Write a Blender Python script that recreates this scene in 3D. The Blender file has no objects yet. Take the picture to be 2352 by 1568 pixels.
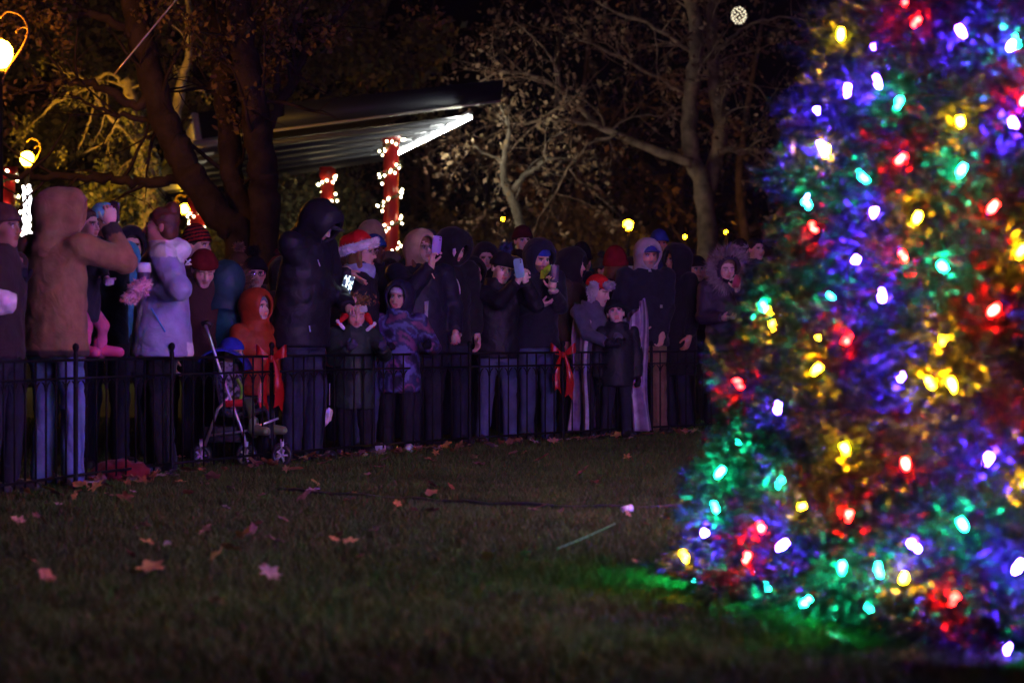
import bpy, math, random
import numpy as np
from mathutils import Vector, Matrix

rad = math.radians
rng = np.random.default_rng(11)
random.seed(11)
SC = bpy.context.scene
COL = SC.collection

# ------------------------------------------------------------------ camera
H = 0.90                      # a crouching photographer
K = 5553.3                    # focal length in pixels of a 2352 px wide picture
cam_d = bpy.data.cameras.new('camera')
cam = bpy.data.objects.new('camera', cam_d)
COL.objects.link(cam)
cam.location = (0, 0, H)
cam.rotation_euler = (rad(90), 0, 0)
cam_d.sensor_width = 36
cam_d.lens = 85
cam_d.shift_y = -14 / 2352
cam_d.clip_start = 0.1
cam_d.clip_end = 2000
cam_d.dof.use_dof = True
cam_d.dof.focus_distance = 19.0
cam_d.dof.aperture_fstop = 3.0
SC.camera = cam

# ------------------------------------------------------------------ night sky
W = bpy.data.worlds.new('World')
SC.world = W
W.use_nodes = True
wn = W.node_tree
bgn = wn.nodes['Background']
sky = wn.nodes.new('ShaderNodeTexSky')
sky.sky_type = 'NISHITA'
sky.sun_disc = False
sky.sun_elevation = rad(-6)
sky.sun_rotation = rad(200)
wn.links.new(sky.outputs[0], bgn.inputs[0])
bgn.inputs[1].default_value = 0.05

SC.view_settings.view_transform = 'Standard'
SC.view_settings.look = 'None'
SC.view_settings.exposure = 0.0
SC.view_settings.gamma = 1.0
SC.view_settings.use_curve_mapping = False
SC.cycles.use_denoising = True
SC.cycles.use_light_tree = True
SC.cycles.max_bounces = 6
SC.cycles.diffuse_bounces = 2
SC.cycles.glossy_bounces = 2
SC.cycles.transmission_bounces = 4
SC.cycles.transparent_max_bounces = 8
SC.cycles.sample_clamp_indirect = 3.0
SC.cycles.caustics_reflective = False
SC.cycles.caustics_refractive = False

LIT = dict(tree=1300.0)

def P(px, py, D):
    """pixel of the 2352 px wide picture at distance D -> point"""
    return np.array([(px - 1176) * D / K, D, H - (py - 770) * D / K])

def GD(py):
    return H * K / (py - 770)

# ------------------------------------------------------------------ materials
def new_mat(name):
    m = bpy.data.materials.new(name)
    m.use_nodes = True
    n = m.node_tree
    return m, n, n.nodes['Principled BSDF']

def col_mat(name, rough=.8, spec=.3, bscale=60., bstr=.25, fold=0., var=.25, metal=0., vscale=14., sheen=0.):
    """surface that takes its own colour from the mesh and adds grain and creases"""
    m, n, b = new_mat(name)
    at = n.nodes.new('ShaderNodeAttribute'); at.attribute_name = 'Col'
    tc = n.nodes.new('ShaderNodeTexCoord')
    nz = n.nodes.new('ShaderNodeTexNoise'); nz.inputs['Scale'].default_value = vscale; nz.inputs['Detail'].default_value = 4
    n.links.new(tc.outputs['Object'], nz.inputs['Vector'])
    mr = n.nodes.new('ShaderNodeMapRange')
    mr.inputs['From Min'].default_value = .3; mr.inputs['From Max'].default_value = .7
    mr.inputs['To Min'].default_value = 1 - var; mr.inputs['To Max'].default_value = 1 + var
    n.links.new(nz.outputs[0], mr.inputs[0])
    mx = n.nodes.new('ShaderNodeMix'); mx.data_type = 'RGBA'; mx.blend_type = 'MULTIPLY'; mx.inputs[0].default_value = 1
    n.links.new(at.outputs['Color'], mx.inputs[6]); n.links.new(mr.outputs[0], mx.inputs[7])
    n.links.new(mx.outputs[2], b.inputs['Base Color'])
    b.inputs['Roughness'].default_value = rough
    b.inputs['Specular IOR Level'].default_value = spec
    b.inputs['Metallic'].default_value = metal
    if sheen: b.inputs['Sheen Weight'].default_value = sheen
    last = None
    if bstr:
        n2 = n.nodes.new('ShaderNodeTexNoise'); n2.inputs['Scale'].default_value = bscale; n2.inputs['Detail'].default_value = 3
        n.links.new(tc.outputs['Object'], n2.inputs['Vector'])
        bp = n.nodes.new('ShaderNodeBump'); bp.inputs['Strength'].default_value = bstr; bp.inputs['Distance'].default_value = .004
        n.links.new(n2.outputs[0], bp.inputs['Height']); last = bp
    if fold:
        n3 = n.nodes.new('ShaderNodeTexNoise'); n3.inputs['Scale'].default_value = 9; n3.inputs['Detail'].default_value = 2
        n3.inputs['Distortion'].default_value = 1.6
        n.links.new(tc.outputs['Object'], n3.inputs['Vector'])
        b2 = n.nodes.new('ShaderNodeBump'); b2.inputs['Strength'].default_value = fold; b2.inputs['Distance'].default_value = .02
        n.links.new(n3.outputs[0], b2.inputs['Height'])
        if last: n.links.new(last.outputs[0], b2.inputs['Normal'])
        last = b2
    if last: n.links.new(last.outputs[0], b.inputs['Normal'])
    return m

def emit_mat(name, col, strength, base=None):
    m, n, b = new_mat(name)
    b.inputs['Base Color'].default_value = (*(base or col), 1)
    b.inputs['Emission Color'].default_value = (*col, 1)
    b.inputs['Emission Strength'].default_value = strength
    b.inputs['Roughness'].default_value = .3
    return m

MT = dict(
    fabric=col_mat('fabric', .85, .25, 90, .3, .55, .2, sheen=.1),
    nylon=col_mat('nylon', .55, .28, 60, .12, .6, .15),
    wool=col_mat('wool', .95, .1, 160, .6, .25, .3),
    denim=col_mat('denim', .85, .2, 220, .35, .5, .3, vscale=7),
    skin=col_mat('skin', .5, .35, 120, .08, 0, .06),
    hair=col_mat('hair', .5, .4, 110, .8, .4, .4),
    fur=col_mat('fur', .9, .15, 80, 0, 0, .25),
    plastic=col_mat('plastic', .35, .5, 40, .04, 0, .06),
    metal=col_mat('metal', .35, .5, 60, .1, 0, .1, metal=.8),
    ribbon=col_mat('ribbon', .32, .55, 30, .15, .3, .1),
    bark=col_mat('bark', .95, .12, 14, 1.0, 1.0, .55, vscale=4),
    leaf=col_mat('leaf', .7, .25, 20, .1, 0, .3),
    needle=col_mat('needle', .38, .15, 20, 0, 0, .3),
    grass=col_mat('grass', .85, .06, 20, 0, 0, .25, vscale=1.3),
    iron=col_mat('iron', .6, .15, 120, .15, 0, .2),
    paint=col_mat('paint', .5, .4, 40, .08, 0, .12, vscale=3),
)

# ------------------------------------------------------------------ mesh helpers
def mk(name, V, F, mat, parent=None, col=(.5, .5, .5), smooth=True, mesh_only=False, T=None):
    V = np.asarray(V, dtype=np.float32)
    me = bpy.data.meshes.new(name)
    if isinstance(F, (list, tuple)) and len(F) and isinstance(F[0], np.ndarray) and F[0].ndim == 2:
        blocks = [f for f in F if len(f)]
    else:
        blocks = [np.asarray(F)]
    loops = np.concatenate([b.ravel() for b in blocks]).astype(np.int32)
    tot = np.concatenate([np.full(len(b), b.shape[1]) for b in blocks]).astype(np.int32)
    start = np.concatenate([[0], np.cumsum(tot)[:-1]]).astype(np.int32)
    me.vertices.add(len(V)); me.vertices.foreach_set('co', V.ravel())
    me.loops.add(len(loops)); me.loops.foreach_set('vertex_index', loops)
    me.polygons.add(len(tot)); me.polygons.foreach_set('loop_start', start); me.polygons.foreach_set('loop_total', tot)
    if smooth: me.polygons.foreach_set('use_smooth', np.ones(len(tot), dtype=bool))
    me.update(calc_edges=True)
    if col is not None:
        a = me.color_attributes.new('Col', 'FLOAT_COLOR', 'POINT')
        c = np.ones((len(V), 4), np.float32)
        c[:, :3] = np.asarray(col, np.float32)
        a.data.foreach_set('color', c.ravel())
    me.materials.append(MT[mat] if isinstance(mat, str) else mat)
    if mesh_only: return me
    o = bpy.data.objects.new(name, me)
    COL.objects.link(o)
    if parent is not None: o.parent = parent
    return o

def inst(name, me, parent=None, loc=None, rot=None, scale=None):
    o = bpy.data.objects.new(name, me)
    COL.objects.link(o)
    if parent is not None: o.parent = parent
    if loc is not None: o.location = tuple(float(v) for v in loc)
    if rot is not None: o.rotation_euler = rot
    if scale is not None: o.scale = (scale,) * 3 if np.isscalar(scale) else scale
    return o

def empty(name, loc, rz=0.):
    o = bpy.data.objects.new(name, None)
    COL.objects.link(o)
    o.location = tuple(float(v) for v in loc)
    o.rotation_euler = (0, 0, rz)
    o.empty_display_size = .1
    return o

def tag(o, label=None, cat=None, group=None, kind=None):
    if label: o['label'] = label
    if cat: o['category'] = cat
    if group: o['group'] = group
    if kind: o['kind'] = kind
    return o

class MB:
    """collects pieces of ONE part"""
    def __init__(s): s.V = []; s.Q = []; s.T = []; s.C = []; s.n = 0
    def add(s, V, Q=None, T=None, col=None):
        V = np.asarray(V, float)
        s.V.append(V)
        if Q is not None and len(Q): s.Q.append(np.asarray(Q) + s.n)
        if T is not None and len(T): s.T.append(np.asarray(T) + s.n)
        s.C.append(np.broadcast_to(np.asarray(col if col is not None else (.5, .5, .5), float), (len(V), 3)))
        s.n += len(V)
        return s
    def tube(s, pts, r, n=8, col=None, cap=True):
        V, Q = tube(pts, r, n)
        T = None
        if cap:
            m = len(V) // n
            V = np.vstack([V, V[:n].mean(0), V[-n:].mean(0)])
            i = np.arange(n); j = (i + 1) % n
            T = np.vstack([np.stack([j, i, np.full(n, m * n)], 1),
                           np.stack([(m - 1) * n + i, (m - 1) * n + j, np.full(n, m * n + 1)], 1)])
        return s.add(V, Q, T, col)
    def box(s, c, size, rz=0., col=None, M=None):
        V, Q = box(c, size, rz, M)
        return s.add(V, Q, None, col)
    def build(s, name, mat, parent=None, smooth=True, col=None, mesh_only=False):
        V = np.vstack(s.V)
        F = []
        if s.Q: F.append(np.vstack(s.Q))
        if s.T: F.append(np.vstack(s.T))
        return mk(name, V, F, mat, parent, np.vstack(s.C) if col is None else col, smooth, mesh_only)

def tube(pts, r, n=8):
    pts = np.asarray(pts, float); m = len(pts)
    r = np.broadcast_to(np.asarray(r, float), (m,))
    t = np.gradient(pts, axis=0)
    t /= np.linalg.norm(t, axis=1, keepdims=True) + 1e-9
    up = np.array([0, 0, 1.]) if abs(t[0, 2]) < .9 else np.array([1., 0, 0])
    u = np.cross(up, t); u /= np.linalg.norm(u, axis=1, keepdims=True) + 1e-9
    for i in range(1, m):
        if np.dot(u[i], u[i - 1]) < 0: u[i] = -u[i]
    v = np.cross(t, u)
    a = np.linspace(0, 2 * np.pi, n, endpoint=False)
    V = pts[:, None] + r[:, None, None] * (np.cos(a)[None, :, None] * u[:, None] + np.sin(a)[None, :, None] * v[:, None])
    i = np.arange(m - 1)[:, None]; j = np.arange(n)[None]
    k = (j + 1) % n
    Q = np.stack([i * n + j, i * n + k, (i + 1) * n + k, (i + 1) * n + j], -1).reshape(-1, 4)
    return V.reshape(-1, 3), Q

def box(c, size, rz=0., M=None):
    s = np.array([[x, y, z] for z in (-.5, .5) for y in (-.5, .5) for x in (-.5, .5)]) * np.asarray(size)
    if M is not None: s = s @ np.asarray(M).T
    elif rz:
        ca, sa = math.cos(rz), math.sin(rz)
        s = s @ np.array([[ca, sa, 0], [-sa, ca, 0], [0, 0, 1]])
    Q = np.array([[0, 2, 3, 1], [4, 5, 7, 6], [0, 1, 5, 4], [2, 6, 7, 3], [0, 4, 6, 2], [1, 3, 7, 5]])
    return s + np.asarray(c), Q

def lathe(prof, n=12):
    """prof: (r, z) rows"""
    pr = np.asarray(prof, float)
    a = np.linspace(0, 2 * np.pi, n, endpoint=False)
    V = np.stack([pr[:, :1] * np.cos(a), pr[:, :1] * np.sin(a), np.repeat(pr[:, 1:], n, 1)], -1).reshape(-1, 3)
    m = len(pr)
    i = np.arange(m - 1)[:, None]; j = np.arange(n)[None]; k = (j + 1) % n
    Q = np.stack([i * n + j, i * n + k, (i + 1) * n + k, (i + 1) * n + j], -1).reshape(-1, 4)
    return V, Q

def smooth_line(pts, m):
    """Catmull-Rom through the points"""
    p = np.asarray(pts, float)
    q = np.vstack([2 * p[0] - p[1], p, 2 * p[-1] - p[-2]])
    out = []
    for t in np.linspace(0, len(p) - 1 - 1e-6, m):
        i = int(t); f = t - i
        a, b, c, d = q[i:i + 4]
        out.append(.5 * (2 * b + (c - a) * f + (2 * a - 5 * b + 4 * c - d) * f * f + (3 * b - a - 3 * c + d) * f ** 3))
    return np.array(out)

# ------------------------------------------------------------------ distance fields and surface nets
def smin(a, b, k):
    h = np.clip(.5 + .5 * (b - a) / k, 0, 1)
    return b + (a - b) * h - k * h * (1 - h)
def smax(a, b, k): return -smin(-a, -b, k)

def cone(p, a, b, ra, rb):
    a = np.asarray(a, float); ba = np.asarray(b, float) - a
    q = p - a
    t = np.clip((q @ ba) / (ba @ ba + 1e-12), 0, 1)
    return np.linalg.norm(q - t[:, None] * ba, axis=1) - (ra + (rb - ra) * t)

def ell(p, c, r):
    q = p - np.asarray(c, float); r = np.asarray(r, float)
    k0 = np.linalg.norm(q / r, axis=1); k1 = np.linalg.norm(q / r ** 2, axis=1) + 1e-9
    return k0 * (k0 - 1) / k1

def wrinkle(p, amp, seed=0., f=1.):
    x, y, z = p[:, 0] * f, p[:, 1] * f, p[:, 2] * f
    a = np.sin(31 * z + 9 * x + 3 * np.sin(13 * x + 9 * y + seed) + seed)
    b = np.sin(47 * x - 22 * z + 4 * np.sin(17 * z + seed) + 2 * seed) * np.sin(19 * y + 11 * z)
    return amp * (.6 * a + .5 * b)

ED = np.array([[0, 1], [2, 3], [4, 5], [6, 7], [0, 2], [1, 3], [4, 6], [5, 7], [0, 4], [1, 5], [2, 6], [3, 7]])
CO = np.array([[i & 1, (i >> 1) & 1, i >> 2] for i in range(8)])

def nets(fn, lo, hi, h):
    lo = np.asarray(lo, float); hi = np.asarray(hi, float)
    n = np.maximum(np.ceil((hi - lo) / h).astype(int) + 1, 3)
    g = np.meshgrid(*[lo[i] + h * np.arange(n[i]) for i in range(3)], indexing='ij')
    p = np.stack([a.ravel() for a in g], 1)
    f = fn(p).reshape(n)
    ins = f < 0
    c = np.zeros(n - 1, int)
    for o in CO: c += ins[o[0]:n[0] - 1 + o[0], o[1]:n[1] - 1 + o[1], o[2]:n[2] - 1 + o[2]]
    act = (c > 0) & (c < 8)
    idx = np.argwhere(act)
    fv = np.stack([f[idx[:, 0] + o[0], idx[:, 1] + o[1], idx[:, 2] + o[2]] for o in CO], 1)
    acc = np.zeros((len(idx), 3)); cnt = np.zeros(len(idx))
    for a, b in ED:
        fa, fb = fv[:, a], fv[:, b]
        m = (fa < 0) != (fb < 0)
        t = np.where(m, fa / np.where(m, fa - fb, 1), 0)
        acc += np.where(m[:, None], CO[a] + t[:, None] * (CO[b] - CO[a]), 0)
        cnt += m
    V = lo + h * (idx + acc / cnt[:, None])
    ids = -np.ones(n - 1, int); ids[act] = np.arange(len(idx))
    Fs = []
    for ax in range(3):
        u, v = (ax + 1) % 3, (ax + 2) % 3
        sl0 = [slice(None)] * 3; sl1 = [slice(None)] * 3
        sl0[ax] = slice(0, n[ax] - 1); sl1[ax] = slice(1, n[ax])
        e = ins[tuple(sl0)] != ins[tuple(sl1)]
        s = ins[tuple(sl0)]
        w = np.argwhere(e)
        ok = (w[:, u] > 0) & (w[:, v] > 0) & (w[:, u] < n[u] - 1) & (w[:, v] < n[v] - 1)
        w = w[ok]
        fl = s[w[:, 0], w[:, 1], w[:, 2]]
        q = []
        for du, dv in ((-1, -1), (0, -1), (0, 0), (-1, 0)):
            k = w.copy(); k[:, u] += du; k[:, v] += dv
            q.append(ids[k[:, 0], k[:, 1], k[:, 2]])
        q = np.stack(q, 1)
        q[~fl] = q[~fl][:, ::-1]
        Fs.append(q)
    return V, np.vstack(Fs)

# ------------------------------------------------------------------ ground
def lawn_mat():
    m, n, b = new_mat('lawn')
    tc = n.nodes.new('ShaderNodeTexCoord')
    a = n.nodes.new('ShaderNodeTexNoise'); a.inputs['Scale'].default_value = .9; a.inputs['Detail'].default_value = 6
    c = n.nodes.new('ShaderNodeTexNoise'); c.inputs['Scale'].default_value = 45; c.inputs['Detail'].default_value = 5
    n.links.new(tc.outputs['Object'], a.inputs[0]); n.links.new(tc.outputs['Object'], c.inputs[0])
    r = n.nodes.new('ShaderNodeValToRGB')
    r.color_ramp.elements[0].position = .3; r.color_ramp.elements[0].color = (.011, .022, .006, 1)
    r.color_ramp.elements[1].position = .72; r.color_ramp.elements[1].color = (.036, .050, .014, 1)
    ad = n.nodes.new('ShaderNodeMath'); ad.operation = 'MULTIPLY_ADD'; ad.inputs[1].default_value = .5
    n.links.new(c.outputs[0], ad.inputs[0])
    hl = n.nodes.new('ShaderNodeMath'); hl.operation = 'MULTIPLY'; hl.inputs[1].default_value = .5
    n.links.new(a.outputs[0], hl.inputs[0]); n.links.new(hl.outputs[0], ad.inputs[2])
    n.links.new(ad.outputs[0], r.inputs[0]); n.links.new(r.outputs[0], b.inputs['Base Color'])
    b.inputs['Roughness'].default_value = .95; b.inputs['Specular IOR Level'].default_value = .1
    bp = n.nodes.new('ShaderNodeBump'); bp.inputs['Strength'].default_value = .9; bp.inputs['Distance'].default_value = .03
    n.links.new(c.outputs[0], bp.inputs['Height']); n.links.new(bp.outputs[0], b.inputs['Normal'])
    return m
g = mk('lawn', [[-600, -300, 0], [600, -300, 0], [600, 900, 0], [-600, 900, 0]], np.array([[0, 1, 2, 3]]), lawn_mat(), col=None, smooth=False)
tag(g, kind='structure')

def grass():
    N = 400000
    u = rng.random(N)
    D = 5.2 * (26 / 5.2) ** u * 1.0
    D = 5.2 + (D - 5.2)
    x = (rng.random(N) * 2 - 1) * (.235 * D + .5)
    cl = np.sin(x * 3.1 + 2 * np.sin(D * 1.7)) * np.sin(D * 2.3 + x) + .6 * np.sin(x * 9 + D * 7)
    hgt = (.022 + .024 * rng.random(N)) * (1 + .28 * cl)
    w = (.0020 + .00020 * D) * (.7 + .6 * rng.random(N))
    a = rng.random(N) * 2 * np.pi
    la = rng.random(N) * 2 * np.pi
    ln = hgt * (.25 + .75 * rng.random(N))
    base = np.stack([x, D, np.zeros(N)], 1)
    s = np.stack([np.cos(a), np.sin(a), 0 * a], 1) * w[:, None]
    tip = base + np.stack([np.cos(la) * ln, np.sin(la) * ln, hgt], 1)
    V = np.stack([base - s, base + s, tip], 1).reshape(-1, 3)
    F = np.arange(3 * N).reshape(-1, 3)
    t = rng.random(N)[:, None]; d = (rng.random(N) < .09)[:, None]
    c = np.array([.036, .072, .013]) * (1 - t) + np.array([.080, .118, .026]) * t
    c = np.where(d, np.array([.11, .075, .028]), c)
    o = mk('grass', V, F, 'grass', col=np.repeat(c, 3, 0), smooth=False)
    tag(o, 'short autumn lawn grass with dry blades inside the low fence', 'grass', kind='stuff')
grass()

# ------------------------------------------------------------------ people: shared shapes
TM = {}
def head_shape(vox, mouth='closed', kid=False):
    key = ('head', vox, mouth, kid)
    if key in TM: return TM[key]
    def f(p):
        q = p.copy(); q[:, 0] = np.abs(q[:, 0])
        d = ell(p, (0, .016, .032), (.077, .096, .088))
        j = .066 if not kid else .064
        d = smin(d, ell(p, (0, -.026, -.044), (.061, .066, .072)), .03)
        if not kid: d = smin(d, cone(q, (.0, -.066, -.098), (.016, -.062, -.096), .021, .018), .02)
        else: d = smin(d, ell(p, (0, -.058, -.09), (.024, .022, .02)), .025)
        d = smin(d, ell(q, (.038, -.055, -.03), (.026, .026, .028)), .02)
        d = smin(d, cone(q, (0, -.087, .022), (.042, -.074, .02), .009, .008), .014)
        d = smax(d, -ell(q, (.031, -.101, .000), (.019, .018, .0125)), .012)
        d = smin(d, ell(q, (.031, -.0765, .000), (.0135, .0125, .0125)), .002)
        d = smin(d, cone(p, (0, -.087, .008), (0, -.107, -.034), .0075, .0125), .008)
        d = smin(d, ell(q, (.012, -.096, -.038), (.009, .012, .008)), .006)
        if mouth == 'open':
            d = smax(d, -ell(p, (0, -.096, -.066), (.022, .016, .012)), .004)
            d = smin(d, ell(p, (0, -.087, -.083), (.022, .011, .007)), .006)
        else:
            d = smin(d, cone(q, (0, -.0925, -.058), (.021, -.083, -.0575), .0058, .0035), .004)
            d = smin(d, cone(q, (0, -.0905, -.0685), (.017, -.083, -.066), .0066, .004), .004)
        d = smin(d, ell(q, (.077, .012, -.006), (.010, .020, .031)), .008)
        d = smin(d, cone(p, (0, .018, -.07), (0, .04, -.20), .054, .06), .03)
        return d
    V, F = nets(f, (-.11, -.135, -.22), (.11, .13, .135), vox)
    x, y, z = np.abs(V[:, 0]), V[:, 1], V[:, 2]
    m = dict(
        lips=((x < .021) & (y < -.078) & (z < -.0525) & (z > -.076 if mouth != 'open' else z > -.09)).astype(float),
        brow=np.exp(-((z - .020 + .35 * (x - .03) ** 2 * 10) / .006) ** 2) * (x > .012) * (x < .05) * (y < -.06),
        eye=((x - .031) ** 2 + (z / .78) ** 2 < .0118 ** 2) * (y < -.074) * 1.,
        iris=((x - .031) ** 2 + z ** 2 < .0062 ** 2) * (y < -.074) * 1.,
        lash=(((x - .031) ** 2 + ((z - .004) / .9) ** 2 < .0155 ** 2) & (z > .005) & (y < -.07)) * 1.,
        cheek=np.exp(-(((x - .04) / .02) ** 2 + ((z + .032) / .02) ** 2)) * (y < -.04) + .8 * np.exp(-((x / .014) ** 2 + ((z + .034) / .014) ** 2)) * (y < -.09))
    TM[key] = (V, F, m)
    return TM[key]

def head_cols(m, n, skin, brow=(.03, .015, .008), closed=False, beard=None, V=None):
    c = np.tile(np.asarray(skin, float), (n, 1))
    def mixm(c, w, t): return c * (1 - w[:, None]) + np.asarray(t, float) * w[:, None]
    sk = np.asarray(skin)
    c = mixm(c, .45 * np.clip(m['cheek'], 0, 1), sk * np.array([1.1, .62, .58]))
    c = mixm(c, .75 * m['lips'], sk * np.array([.85, .35, .36]))
    if beard is not None:
        b = ((V[:, 1] < -.02) & (V[:, 2] < -.045) & (V[:, 2] > -.13)) * .8 * (1 - m['lips'])
        c = mixm(c, b, beard)
    c = mixm(c, .85 * m['brow'], brow)
    if not closed:
        c = mixm(c, m['lash'], (.02, .012, .01))
        c = mixm(c, m['eye'], (.55, .52, .5))
        c = mixm(c, m['iris'], (.03, .02, .015))
    else:
        c = mixm(c, .7 * m['eye'], sk * .55)
    return c

def hand_shape(pose, glove=False):
    """wrist at 0, fingers along +Z, palm faces +Y, thumb on +X"""
    key = ('hand', pose, glove)
    if key in TM: return TM[key]
    g = 1.35 if glove else 1.0
    curl = dict(relax=(.35, .5, .4), grip=(.75, .85, .6), flat=(.08, .1, .08), fist=(1.2, 1.3, .8), point=(1.0, 1.2, .8), pinch=(.6, .7, .5))[pose]
    segs = []
    L = [.074, .083, .078, .060]
    for i in range(4):
        o = np.array([.030 - .0195 * i, .0, .088 - .004 * abs(i - 1)])
        th = 0.
        cc = curl
        if pose == 'point' and i == 0: cc = (.1, .15, .1)
        if pose == 'flat': sp = (1.5 - i) * .12
        else: sp = (1.5 - i) * .05
        for s, fr in enumerate((.45, .32, .23)):
            th += cc[s]
            d = np.array([math.sin(sp) * math.cos(th), math.sin(th), math.cos(th) * math.cos(sp)])
            e = o + d * L[i] * fr
            segs.append((o, e, (.0092 - .0012 * s) * g, (.0085 - .0012 * s) * g)); o = e
    o = np.array([.030, .004, .022]); 
    td = dict(flat=(.75, .15, .64), grip=(.55, .62, .56)).get(pose, (.55, .5, .67))
    d = np.array(td)
    e = o + d * .038; segs.append((o, e, .0125 * g, .0105 * g))
    e2 = e + (d * .5 + np.array([-.1, .25, .45])) * .040; segs.append((e, e2, .0105 * g, .0085 * g))
    def f(p):
        d = smin(ell(p, (0, .0, .05), (.041 * (1 + .2 * (g - 1)), .0165 * g, .052)), cone(p, (0, 0, -.03), (0, 0, .03), .027 * g ** .5, .028 * g ** .5), .02)
        df = None
        for a, b, r0, r1 in segs:
            c = cone(p, a, b, r0, r1); df = c if df is None else np.minimum(df, c)
        return smin(d, df, .006)
    V, F = nets(f, (-.07, -.05, -.06), (.10, .12, .2), .0048 if not glove else .006)
    TM[key] = (V, F)
    return TM[key]

def blades(pts, dirs, length, width, k, spread=.5, seed=0):
    """fur: k thin curved blades round every root"""
    r = np.random.default_rng(seed)
    p = np.repeat(np.asarray(pts, float), k, 0); d = np.repeat(np.asarray(dirs, float), k, 0)
    n = len(p)
    p = p + r.normal(0, length * .12, (n, 3))
    d = d + r.normal(0, spread, (n, 3)); d /= np.linalg.norm(d, axis=1, keepdims=True)
    s = np.cross(d, r.normal(0, 1, (n, 3))); s /= np.linalg.norm(s, axis=1, keepdims=True) + 1e-9
    L = length * (.6 + .6 * r.random(n))[:, None]
    V = np.stack([p - s * width, p + s * width, p + d * L + r.normal(0, length * .15, (n, 3))], 1).reshape(-1, 3)
    return V, np.arange(3 * n).reshape(-1, 3), np.repeat(.7 + .6 * r.random(n), 3)

# head-space garments: each returns rows (name, V, F, material, colour)
def gear_mesh(kind, vox, opt):
    key = (kind, vox, tuple(sorted((k, v) for k, v in opt.items() if k not in ('col', 'col2', 'furcol', 'fn'))))
    if key not in TM: TM[key] = _gear(kind, vox, opt)
    return TM[key]

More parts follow.
